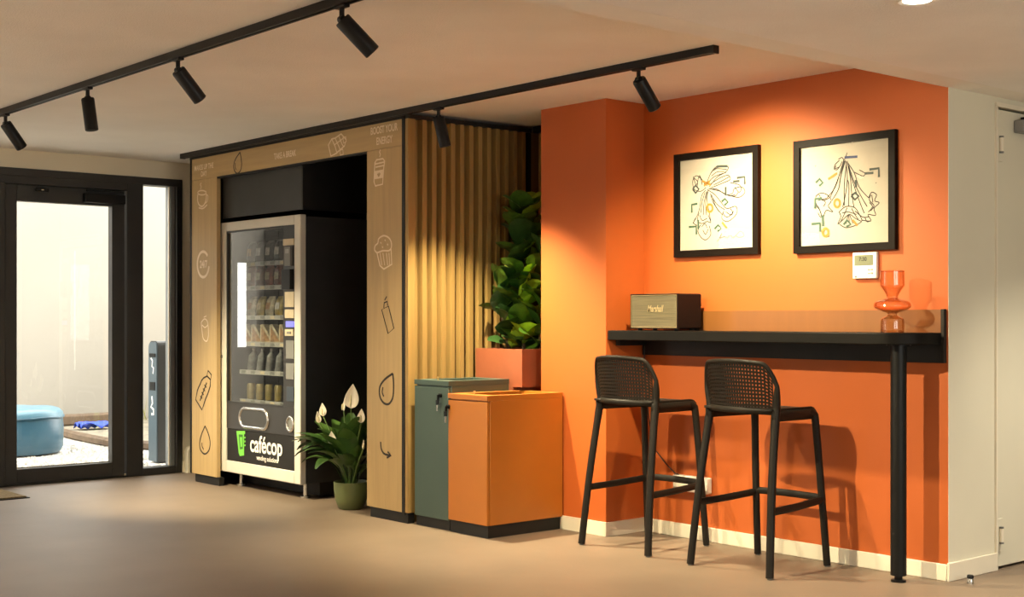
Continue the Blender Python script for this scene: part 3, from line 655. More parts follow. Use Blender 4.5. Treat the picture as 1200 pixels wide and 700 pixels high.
for k, x in enumerate(RX):
    pack('snack_bag', x, yy, SH[5], PB, 'black snack bag, %s on topmost vending machine shelf' % ORD[k], 'snack bags on the top shelf', 'snack bag', -.1, 1.05)
    pack('snack_pouch', x, yy, SH[4], PR, 'dark red snack pouch, %s on shelf below black bags' % ORD[k], 'red pouches on the second shelf', 'snack pouch', -.08)
    pack('snack_bag', x, yy, SH[3], (PW, PY)[k % 2], ('pale', 'yellow')[k % 2] + ' snack bag, %s on third vending machine shelf' % ORD[k], 'snack bags on the third shelf', 'snack bag', -.18, .95)
    pack('sandwich_wedge', x, yy, SH[2], (PACKL[0], PW)[k % 2], 'cream sandwich wedge pack, %s on fourth vending machine shelf' % ORD[k], 'sandwich wedges on the fourth shelf', 'sandwich')
    pack('water_bottle', x, yy, SH[1], PS, 'leaning silvery bottle, %s on fifth vending machine shelf' % ORD[k], 'silvery bottles on the fifth shelf', 'bottle', .22)
    pack('drink_can', x, yy, SH[0], PG, 'gold drink can, %s on lowest vending machine shelf' % ORD[k], 'cans on the lowest shelf', 'can')

# ------------------------------------------------------------------ recycling bins
def recycling_bin(name, label, x0, x1, y0, y1, z0, z1, m, lockx, locky):
    t = thing(name, label, 'recycling bin', ((x0+x1)/2, (y0+y1)/2, 0))
    zt = z1 - .028
    obj('bin_body', MB().box(x0, x1, y0 + .020, y1, z0, zt), m, t, bevel=.003)
    obj('bin_door', MB().box(x0 + .003, x1 - .003, y0, y0 + .018, z0, zt - .008), m, t, bevel=.003)
    # lid with a recessed opening
    w = .05
    obj('lid', MB().box(x0, x1, y0, y0 + w + .03, zt, z1).box(x0, x1, y1 - w, y1, zt, z1).box(x0, x0 + w, y0 + w + .03, y1 - w, zt, z1).box(x1 - w, x1, y0 + w + .03, y1 - w, zt, z1), m, t)
    obj('lid_recess', MB().box(x0 + w, x1 - w, y0 + w + .03, y1 - w, zt - .005, zt + .006), M_BLACK, t)
    obj('lid_pin', MB().lathe([(.004, 0), (.004, .012), (.007, .014), (.007, .02)], (x0 + (x1-x0)*.52, y0 + .045, z1), 10), M_BRASS, t, smooth=40)
    lk = obj('lock', MB().lathe([(.012, 0), (.012, .014)], (0, 0, 0), 14).xform(Matrix.Translation((lockx, y0 + .001, locky)) @ Matrix.Rotation(PI/2, 4, 'X')), M_BLKM, t, smooth=40)
    obj('key', MB().box(lockx - .012, lockx + .012, y0 - .028, y0 - .022, locky - .052, locky - .025).box(lockx - .003, lockx + .003, y0 - .027, y0 - .013, locky - .03, locky + .004), M_BLKM, lk)
    obj('key_tag', MB().box(lockx - .007, lockx + .005, y0 - .027, y0 - .024, locky - .088, locky - .054), M_CHROME, lk)
    obj('plinth', MB().box(x0 + .002, x1 - .012, y0 + .016, y1 - .01, 0, z0), M_BLACK, t)
    return t
recycling_bin('recycling_bin', 'tall dark green metal recycling bin beside the slatted wall', -6.285, -5.958, 4.615, 5.063, .058, .848, M_GREEN, -6.03, .765)
recycling_bin('recycling_bin', 'lower orange metal recycling bin in front of orange column', -5.955, -5.605, 4.607, 5.165, .070, .780, M_OBIN, -5.945, .705)

# ------------------------------------------------------------------ fiddle leaf fig
fig = thing('potted_fig', 'tall fiddle leaf plant in terracotta box planter behind bins', 'potted plant', (-6.10, 5.31, 0))
PX0, PX1, PY0, PY1, PZ = -6.316, -5.884, 5.10, 5.52, 1.022
obj('planter', MB().box(PX0, PX1, PY0, PY0 + .02, .80, PZ).box(PX0, PX1, PY1 - .02, PY1, .80, PZ).box(PX0, PX0 + .02, PY0 + .02, PY1 - .02, .80, PZ).box(PX1 - .02, PX1, PY0 + .02, PY1 - .02, .80, PZ), M_TERRA, fig)
obj('planter_stand', MB().box(PX0, -5.965, PY0, PY1, 0, .80), M_TERRA, fig)
obj('soil', MB().box(PX0 + .02, PX1 - .02, PY0 + .02, PY1 - .02, .90, .985), M_SOIL, fig)
trunks = [[(-6.10, 5.30, .98), (-6.11, 5.29, 1.3), (-6.10, 5.30, 1.65), (-6.10, 5.29, 1.86)], [(-6.03, 5.36, .98), (-5.99, 5.36, 1.3), (-6.0, 5.34, 1.6)], [(-6.18, 5.26, .98), (-6.20, 5.22, 1.2), (-6.21, 5.20, 1.42)]]
for tr_ in trunks: obj('trunk', MB().tube(tr_, [.013]*(len(tr_)-1) + [.006], 8), M_BARK, fig, smooth=50)
def fig_leaf_mesh(curl, fold):
    mb = MB()
    def f(u, v):
        w = (.10 + .90*math.sin(PI*min(1, v*.93 + .04))**.75 * (.55 + .75*v - .35*v*v)) * .33
        if v > .97: w *= .75
        if v < .02: w = .02
        s = (u - .5) * 2
        x = s * w; y = v - .0
        z = fold*abs(s)*w - curl*v*v + .018*math.sin(v*16)*abs(s)
        return (x, y, z)
    return mb.grid(f, 6, 10)
FL = [obj('leaf', fig_leaf_mesh(c, fo), m, fig, smooth=60, local=True) for c, fo, m in ((.12, .30, M_FIG), (.30, .22, M_FIG), (-.05, .42, M_FIG2), (.2, .3, M_FIG3), (.1, .35, M_FIG2), (.35, .15, M_FIG3))]
rl = random.Random(21)
cnt = 0
for ti, (tr_, n) in enumerate(zip(trunks, (54, 30, 30))):
    for i in range(n):
        t = (i + .5) / n
        q = t * (len(tr_) - 1); a = int(q); b = min(a + 1, len(tr_) - 1); p = Vector(tr_[a]).lerp(Vector(tr_[b]), q - a)
        p.z = 1.0 + (p.z - .98)
        az = i * 2.4 + ti * 1.1 + rl.uniform(-.3, .3)
        el = rl.uniform(.40, 1.10) + .10*t
        L = rl.uniform(.17, .25) * (1.0 - .10*t)
        d = Vector((math.sin(-az)*math.cos(el), math.cos(az)*math.cos(el), math.sin(el)))
        # keep tips clear of the slatted wall, the column and the niche back
        tip = p + d * L
        if tip.x < -6.23 or tip.x > -5.92 or tip.y > 5.58:
            L *= .62; tip = p + d*L
        if tip.x < -6.255 or tip.x > -5.90: continue
        k = rl.choice([0, 0, 1, 2, 3, 3, 4, 5])
        if d.y > .0 and rl.random() < .55: k = rl.choice([2, 4])  # lamplight painted in: leaves pointing back take the bright green
        elif d.y < -.2: k = rl.choice([0, 1, 3, 3, 5])
        kw = dict(loc=Vector(p) - Vector((-6.10, 5.31, 0)), rot=(el, rl.uniform(-.5, .5), az), scale=(L*1.3, L, L))
        if cnt < 6: o = FL[cnt]; o.location = kw['loc']; o.rotation_euler = kw['rot']; o.scale = kw['scale']
        else: o = inst(FL[k], fig, kw['loc'], kw['rot'], kw['scale'], name='leaf')
        cnt += 1

# ------------------------------------------------------------------ peace lily
LX, LY = -7.075, 4.70
lil = thing('peace_lily', 'white flowering peace lily in olive green pot on floor', 'potted plant', (LX, LY, 0))
obj('pot', MB().lathe([(.070, 0), (.080, .006), (.100, .06), (.108, .12), (.110, .172), (.104, .172), (.100, .13), (.05, .12)], (LX, LY, 0), 32), M_POT, lil, smooth=50)
obj('soil', MB().lathe([(.101, .135), (.04, .150)], (LX, LY, 0), 20), M_SOIL, lil)
def lily_leaf(bend, L=1.0):
    mb = MB()
    def f(u, v):
        if v < .38: w = .012
        else:
            q = (v - .38) / .62; w = .012 + .105 * math.sin(PI * q**.8)**.9 * (1 - .25*q)
        s = (u - .5) * 2; a = bend * max(0, v - .1)**1.3
        # integrate the arc roughly
        y = 0; z = 0; n = 12
        for i in range(n):
            vv = v * (i + .5) / n; aa = bend * max(0, vv - .1)**1.3
            y += math.sin(aa) * v / n; z += math.cos(aa) * v / n
        nrm = Vector((0, -math.cos(a), math.sin(a)))
        q = nrm * (.35 * abs(s) * w)
        return (s*w, y + q.y, z + q.z)
    return mb.grid(f, 4, 14)
LL = [obj('leaf', lily_leaf(b), m, lil, smooth=60, local=True) for b, m in ((.7, M_LILY), (1.5, M_LILY), (2.3, M_LILY), (1.9, M_LILY2), (1.1, M_LILY2))]
rl = random.Random(5); cnt = 0
for i in range(62):
    az = rl.uniform(0, 2*PI); k = i % 5
    L = rl.uniform(.30, .52) if k in (0, 4) else rl.uniform(.34, .55)
    r0 = rl.uniform(.0, .05)
    tilt = rl.uniform(.02, .38) if k != 0 else rl.uniform(0, .18)
    dirx, diry = -math.sin(az), math.cos(az)
    reach = L * (.25 + .55 * (k in (1, 2, 3)))
    if LY + diry * reach > 5.2: L *= .8
    if LX + dirx * reach > -6.78: L *= .55; 
    if diry * reach < -.05 and LX + dirx * reach > -6.86: continue
    if diry > .2 and LX + dirx*reach < -7.6: L *= .6
    if dirx * reach < -.18 and diry * reach > -.10:
        az = az + .9 if diry > 0 else az
        dirx, diry = -math.sin(az), math.cos(az)
    kw = ((dirx*r0, diry*r0, .14), (-tilt, 0, az), (L*1.35, L, L))
    if cnt < 5: o = LL[cnt]; o.location, o.rotation_euler, o.scale = kw[0], kw[1], kw[2]
    else: inst(LL[k], lil, *kw, name='leaf')
    cnt += 1
def spathe():
    mb = MB()
    def f(u, v):
        w = .30 * math.sin(PI * v**.72)**.85 * (1.1 - .3*v) + .004
        s = (u - .5) * 2; s2 = s * 1.1
        return (w*math.sin(s2)/1.0, -.55*w*(1 - math.cos(s2)) * 1.0 + .06*math.sin(PI*v), v)
    return mb.grid(f, 8, 12)
def flower(px, py, h, fat, az, ytarget, tilt=0):
    """stem and bloom whose base stands at the measured spot"""
    x, z = on_y(px, py, ytarget)
    s = obj('flower_stem', MB().tube([(LX + (x-LX)*.1, LY + (ytarget-LY)*.1, .14), (LX + (x-LX)*.5, LY + (ytarget-LY)*.5, .14 + (z-.14)*.55), (x, ytarget, z)], .0045, 6), M_LSTEM, lil, smooth=60)
    M = Matrix.Translation((x, ytarget, z)) @ Matrix.Rotation(az, 4, 'Z') @ Matrix.Rotation(tilt, 4, 'Y') @ Matrix.Diagonal((h*fat, h*fat, h, 1))
    f_ = obj('spathe', spathe().xform(M), M_SPATHE, s, smooth=60, solid=.0015)
    M2 = Matrix.Translation((x, ytarget, z)) @ Matrix.Rotation(az, 4, 'Z') @ Matrix.Rotation(tilt, 4, 'Y')
    obj('spadix', MB().lathe([(.003, .08*h), (.006, .15*h), (.006, .5*h), (.002, .58*h)], (0, -.014*h/.1, 0), 10).xform(M2), M_SPADIX, s, smooth=60)
flower(411.5, 479, .155, 1.15, .65, 4.66, .08)
flower(403, 482, .085, 1.0, -.3, 4.68, .25)
flower(379, 488, .085, 1.15, .5, 4.62, -.1)
flower(374, 496, .075, .9, 1.0, 4.60, -.15)
flower(423, 496, .088, 1.1, .6, 4.66, .05)
flower(390, 523, .093, 1.1, .7, 4.56, -.1)
flower(425.5, 527, .062, .5, 1.0, 4.64, .05)

# ------------------------------------------------------------------ bar counter
bar = thing('bar_counter', 'narrow black wall mounted bar counter with one round leg', 'bar counter', (-4.3, 5.33, 0))
ZT, ZB, YF = 1.137, 1.084, 5.18
cr = .17; cxx = -3.365
poly = [(-5.255, YW - .002), (-5.255, YF)] + [(cxx - cr + cr*math.sin(t), YF + cr - cr*math.cos(t)) for t in [PI/2*i/10 for i in range(11)]] + [(cxx, YW - .002)]
obj('counter_top', MB().prism(poly, 'z', ZB, ZT), M_COUNT, bar, bevel=.004, smooth=35)
obj('apron', MB().box(-5.255, -3.352, YW - .020, YW - .001, .998, ZB), M_BLACK, bar)
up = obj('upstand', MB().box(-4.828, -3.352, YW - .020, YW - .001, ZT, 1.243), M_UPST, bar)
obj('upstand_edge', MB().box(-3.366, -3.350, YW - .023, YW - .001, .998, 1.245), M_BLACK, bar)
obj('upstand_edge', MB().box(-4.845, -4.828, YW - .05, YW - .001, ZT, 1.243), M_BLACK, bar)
obj('cleat', MB().box(-5.257, -5.225, 5.245, YW - .02, 1.052, ZB), M_BLACK, bar)
lgx, lgy = -3.483, 5.293
lg_ = obj('leg', MB().lathe([(.036, .030), (.036, ZB)], (lgx, lgy, 0), 28), M_BLKM, bar, smooth=40)
obj('leg_plate', MB().lathe([(.055, ZB - .006), (.055, ZB)], (lgx, lgy, 0), 24), M_BLKM, bar, smooth=40)
obj('leg_foot', MB().lathe([(.034, 0), (.034, .010), (.018, .012), (.018, .031)], (lgx, lgy, 0), 24), M_BLKM, bar, smooth=40)

# loudspeaker
spk = thing('loudspeaker', 'retro brown loudspeaker with woven grille on bar counter', 'loudspeaker', (-4.955, 5.32, ZT))
sx0, sx1, sy0, sy1, sz0, sz1 = -5.125, -4.777, 5.226, 5.415, 1.147, 1.335
obj('cabinet', MB().box(sx0, sx1, sy0 + .004, sy1, sz0, sz1), M_SPKB, spk, bevel=.008)
obj('front_rim', MB().box(sx0, sx1, sy0, sy0 + .012, sz0, sz0 + .007).box(sx0, sx1, sy0, sy0 + .012, sz1 - .007, sz1).box(sx0, sx0 + .007, sy0, sy0 + .012, sz0 + .007, sz1 - .007).box(sx1 - .007, sx1, sy0, sy0 + .012, sz0 + .007, sz1 - .007), M_SPKB, spk)
gr = obj('grille', MB().box(sx0 + .007, sx1 - .007, sy0 + .001, sy0 + .006, sz0 + .007, sz1 - .007), M_GRILL, spk)
obj('grille_piping', MB().tube([(sx0 + .008, sy0, sz0 + .008), (sx1 - .008, sy0, sz0 + .008), (sx1 - .008, sy0, sz1 - .008), (sx0 + .008, sy0, sz1 - .008)], .0022, 6, closed=True), M_BRASS, spk)
tx = MB(); put_text(tx, 'Marshall', (sx0 + sx1)/2 + .01, 1.238, .052, sy0 - .002, .0008, .66, .35); obj('script_badge', tx, M_BRASS, gr)
for x in (sx0 + .04, sx1 - .04):
    for y in (sy0 + .035, sy1 - .035): obj('foot', MB().lathe([(.012, ZT), (.012, sz0 + .002)], (x, y, 0), 12), M_BLKM, spk)
obj('top_panel', MB().box(sx0 + .07, sx1 - .07, sy0 + .05, sy1 - .05, sz1, sz1 + .002), M_BRASS, spk)

# amber vase
vx, vy = -3.530, 5.315
vz = thing('glass_vase', 'amber glass vase with bulging middle on bar counter', 'vase', (vx, vy, ZT))
vp = [(.050, .0), (.053, .004), (.053, .055), (.047, .066), (.024, .078), (.022, .088), (.045, .097), (.078, .112), (.084, .126), (.074, .143), (.040, .155), (.026, .160), (.026, .170), (.040, .195), (.054, .214), (.055, .225), (.054, .283)]
sm = []
for i in range(len(vp) - 1):
    p0 = vp[max(i-1, 0)]; p1 = vp[i]; p2 = vp[i+1]; p3 = vp[min(i+2, len(vp)-1)]
    for k in range(3):
        t = k/3; sm.append(tuple(.5*((2*p1[c]) + (-p0[c]+p2[c])*t + (2*p0[c]-5*p1[c]+4*p2[c]-p3[c])*t*t + (-p0[c]+3*p1[c]-3*p2[c]+p3[c])*t**3) for c in (0, 1)))
sm.append(vp[-1])
obj('vase_wall', MB().lathe(sm, (vx, vy, ZT), 48, cap=False), G_AMBER, vz, smooth=60)
obj('vase_base', MB().lathe([(.050, .001), (.050, .006)], (vx, vy, ZT), 40), G_AMBER, vz)
obj('vase_rim', MB().tube([(vx + .054*math.cos(a*PI/20), vy + .054*math.sin(a*PI/20), ZT + .283) for a in range(40)], .0018, 6, closed=True), G_AMBER, vz, smooth=60)

# ------------------------------------------------------------------ pictures
def picture(name, label, x0, x1, z0, z1, corners, draw):
    t = thing(name, label, 'picture', ((x0+x1)/2, YW, z0))
    w = .036
    obj('frame', MB().box(x0, x0 + w, YW - .028, YW - .001, z0, z1).box(x1 - w, x1, YW - .028, YW - .001, z0, z1).box(x0 + w, x1 - w, YW - .028, YW - .001, z0, z0 + w).box(x0 + w, x1 - w, YW - .028, YW - .001, z1 - w, z1), M_FRBLK, t)
    pp = obj('paper', MB().box(x0 + w, x1 - w, YW - .012, YW - .002, z0 + w, z1 - w), M_PAPER, t)
    obj('picture_glass', MB().box(x0 + w, x1 - w, YW - .018, YW - .016, z0 + w, z1 - w), G_PIC, t)
    (ax, ay), (bx, by), (cx_, cy_), (dx, dy) = corners             # TL TR BR BL of the paper as measured
    def mp(p):
        u = (p[0] - ax) / (bx - ax); tp = ay + (by - ay)*u; bo = dy + (cy_ - dy)*u; v = (p[1] - tp) / (bo - tp)
        return (x0 + w + (x1 - x0 - 2*w)*u, z1 - w - (z1 - z0 - 2*w)*v)
    groups = {}
    for key, wd, pts, closed, smth in draw:
        mb = groups.setdefault(key, MB())
        P = smooth_pts(pts + ([pts[0]] if closed else []), 4) if smth else (pts + ([pts[0]] if closed else []))
        mb.ribbon_xz([mp(p) for p in P], wd, YW - .0130 - .0004*len(groups))
    for key, mb in groups.items():
        obj({'ink': 'ink_drawing', 'gold': 'ochre_marks', 'green': 'green_marks', 'blue': 'blue_mark', 'grey': 'grey_marks'}[key], mb, {'ink': M_INK, 'gold': M_GOLD, 'green': M_GRN, 'blue': M_BLU, 'grey': M_GRY}[key], pp)
I = .0044; B = .012
def ink(pts, closed=False, w=I): return ('ink', w, pts, closed, True)
right = [ink([(822, 186), (790, 280), (755, 362)]), ink([(832, 195), (822, 300), (822, 395)]), ink([(842, 210), (872, 300), (905, 365), (925, 400)]), ink([(695, 400), (712, 425), (715, 445)]), ink([(705, 345), (722, 372), (752, 360)]), ink([(835, 405), (820, 440), (805, 470)]), ink([(855, 408), (872, 440), (885, 458)]), ink([(940, 345), (935, 370), (955, 395), (940, 420)]), ink([(915, 450), (925, 470), (938, 464)]), ink([(785, 210), (775, 225), (790, 228), (806, 205)]), ink([(700, 430), (712, 450), (730, 440)]), ink([(795, 180), (812, 172), (822, 183), (835, 150)]), ink([(800, 185), (780, 205), (778, 222), (800, 215), (812, 190)]),
 ink([(820, 182), (803, 240), (780, 310), (742, 360)]), ink([(828, 185), (806, 260), (795, 320), (765, 372)]), ink([(824, 188), (812, 230), (800, 290)]),
 ink([(830, 190), (836, 270), (828, 340), (815, 402)]), ink([(835, 188), (850, 270), (856, 340), (866, 405)]), ink([(836, 276), (843, 300), (842, 400)]),
 ink([(840, 200), (868, 245), (890, 310), (932, 360)]), ink([(838, 205), (856, 270), (880, 345), (900, 400), (912, 430)]), ink([(868, 240), (905, 258), (915, 245), (890, 230)]),
 ink([(690, 352), (712, 338), (742, 345), (762, 372), (748, 398), (770, 425), (738, 418), (722, 452), (706, 412), (688, 382)], True), ink([(715, 365), (735, 380), (725, 400)]), ink([(700, 372), (740, 362)]),
 ink([(798, 425), (828, 400), (866, 403), (884, 425), (902, 466), (872, 454), (845, 436), (815, 462), (792, 482), (806, 448)], True), ink([(812, 430), (840, 425), (878, 436)]), ink([(840, 436), (830, 480)]), ink([(846, 438), (862, 478)]), ink([(842, 436), (845, 475)]),
 ink([(800, 482), (830, 498), (870, 488), (900, 470)]),
 ink([(932, 358), (945, 333), (966, 345), (958, 372), (978, 382), (955, 408), (962, 440), (928, 436), (942, 466), (900, 462)]), ink([(935, 380), (948, 400), (930, 425)]), ink([(945, 345), (950, 380)]), ink([(870, 420), (905, 448), (935, 446)]),
 ('blue', B, [(823, 172), (882, 168)], False, False), ('grey', B, [(935, 228), (976, 222), (977, 263)], False, False), ('grey', B, [(914, 246), (953, 243)], False, False),
 ('gold', B, [(748, 273), (790, 245)], False, False), ('green', B, [(690, 290), (708, 272), (723, 290), (706, 305)], False, False), ('green', B, [(686, 410), (687, 366), (719, 362)], False, False),
 ('grey', B, [(855, 350), (872, 336), (888, 351), (871, 368)], True, False), ('gold', .013, ell(790, 385, 13, 18, 0, 330, 12), True, True), ('gold', .013, ell(736, 520, 13, 18, 0, 330, 12), True, True),
 ('grey', B, [(875, 276), (876, 310)], False, False), ('green', B, [(670, 482), (710, 478), (710, 518)], False, False), ('green', B, [(723, 440), (724, 492)], False, False),
 ('green', B, [(820, 484), (835, 463), (852, 482), (832, 494)], False, False), ('gold', B, [(860, 461), (882, 488)], False, False), ('grey', .006, [(688, 211), (690, 214)], False, False), ('grey', .006, [(964, 288), (966, 291)], False, False)]
left = [ink([(210, 250), (230, 225), (262, 215)]), ink([(200, 290), (228, 262), (282, 242)]), ink([(135, 270), (150, 285), (148, 315)]), ink([(160, 262), (178, 285), (186, 305)]), ink([(205, 318), (255, 330), (295, 350), (322, 345)]), ink([(185, 335), (172, 380), (166, 430)]), ink([(196, 330), (188, 380), (192, 440)]), ink([(215, 350), (240, 390), (275, 415)]), ink([(265, 430), (285, 450), (310, 430), (300, 410)]), ink([(160, 440), (172, 465), (195, 455)]), ink([(175, 510), (188, 530), (200, 505)]), ink([(320, 310), (340, 335), (352, 315)]), ink([(140, 455), (132, 478), (148, 488)]), ink([(225, 300), (262, 282), (296, 262)]), ink([(190, 300), (215, 240), (245, 212), (290, 215), (280, 240), (240, 265), (205, 310)]), ink([(195, 305), (150, 258), (128, 280), (135, 320), (165, 330), (190, 312)]), ink([(130, 262), (145, 300), (160, 255), (172, 300)]),
 ink([(205, 300), (250, 270), (290, 255), (300, 275), (270, 290), (210, 315)]), ink([(200, 320), (240, 320), (280, 345), (310, 340), (318, 318), (352, 310), (365, 335), (340, 358), (305, 352)]), ink([(195, 322), (230, 345), (262, 385), (285, 410), (325, 400), (328, 435), (290, 470), (262, 455), (272, 420)]),
 ink([(188, 325), (170, 350), (162, 400), (150, 440), (128, 480)]), ink([(200, 325), (195, 370), (205, 430), (212, 470)]), ink([(192, 330), (180, 390), (178, 440)]), ink([(158, 430), (150, 465), (170, 480), (195, 470), (212, 475), (200, 440)]),
 ink([(165, 485), (152, 515), (168, 545), (190, 555), (212, 530), (205, 490)]), ink([(170, 495), (185, 480), (195, 500)]), ink([(215, 345), (235, 400), (265, 440)]), ink([(210, 340), (222, 380), (250, 425)]), ink([(225, 235), (240, 225), (285, 228)]), ink([(215, 260), (240, 240), (275, 238)]),
 ink([(290, 350), (322, 352), (335, 335)]), ink([(280, 425), (305, 440), (315, 420)]), ink([(300, 290), (340, 300), (350, 320)]),
 ink([(240, 563), (255, 545), (262, 525), (252, 548), (275, 540), (285, 548), (300, 535), (312, 545), (330, 530), (345, 515), (362, 535), (340, 545), (325, 535)], False, .0026),
 ('grey', B, [(238, 215), (288, 213)], False, False), ('grey', B, [(330, 268), (364, 263), (365, 298)], False, False), ('grey', B, [(313, 285), (342, 282)], False, False), ('gold', B, [(172, 282), (212, 300)], False, False), ('gold', B, [(180, 305), (208, 282)], False, False),
 ('grey', B, [(128, 320), (142, 303), (157, 320), (142, 338)], True, False), ('grey', B, [(280, 310), (280, 350)], False, False), ('green', B, [(262, 378), (277, 365), (290, 380), (275, 395)], False, False), ('green', B, [(124, 430), (124, 392), (150, 388)], False, False),
 ('gold', .013, ell(208, 408, 13, 17, 0, 330, 12), True, True), ('green', B, [(110, 496), (145, 493), (146, 530)], False, False), ('green', B, [(154, 462), (155, 505)], False, False), ('green', B, [(230, 505), (246, 487), (260, 503), (244, 516)], False, False), ('gold', B, [(264, 474), (286, 502)], False, False)]
picture('framed_picture', 'black framed botanical ink drawing with scribbled signature, nearer the corner', -5.010, -4.422, 1.538, 2.105, [(68, 190), (405, 148), (411, 590), (72, 607)], left)
picture('framed_picture', 'black framed hanging trumpet flower drawing above the thermostat', -4.196, -3.605, 1.529, 2.096, [(617, 130), (1024, 80), (1030, 563), (622, 587)], right)

# thermostat
th_ = thing('thermostat', 'white wall thermostat with grey display under right picture', 'thermostat', (-3.778, YW, 1.394))
obj('case', MB().box(-3.846, -3.710, YW - .022, YW - .001, 1.394, 1.521), M_THERM, th_, bevel=.005)
sc_ = obj('display', MB().box(-3.833, -3.728, YW - .0235, YW - .022, 1.458, 1.508), M_LCD, th_)
dg_ = MB(); put_text(dg_, '7:30', -3.785, 1.480, .026, YW - .0245, .0006); obj('display_digits', dg_, M_INK, sc_)
for i, (x, z) in enumerate(((-3.752, 1.437), (-3.735, 1.437), (-3.752, 1.420), (-3.735, 1.420), (-3.825, 1.405))):
    obj('button', MB().box(x - .006, x + .006, YW - .0245, YW - .022, z - .004, z + .004), M_PAPER if i < 4 else M_GREYB, th_, bevel=.001)

# socket block and cable
so = thing('wall_socket', 'white double wall socket behind the nearer stool legs', 'wall socket', (-4.88, YW, .26))
obj('socket_box', MB().box(-5.005, -4.755, YW - .042, YW - .001, .258, .345), M_THERM, so, bevel=.006)
for x in (-4.94, -4.82): obj('socket_well', MB().lathe([(.024, 0), (.024, .003)], (0, 0, 0), 18).xform(Matrix.Translation((x, YW - .042, .30)) @ Matrix.Rotation(PI/2, 4, 'X')), M_SKIRT, so)
cb = [(-5.235, YW - .025, 1.045), (-5.24, YW - .02, .85), (-5.20, YW - .02, .62), (-5.16, YW - .02, .47), (-5.08, YW - .02, .40), (-5.0, YW - .03, .352), (-4.97, YW - .03, .346)]
tag(obj('power_cable', MB().tube([(a[0], a[1], a[2]) for a in cb], .0035, 6), M_CABLE, smooth=60), 'thin black cable hanging from counter to wall socket', 'cable')

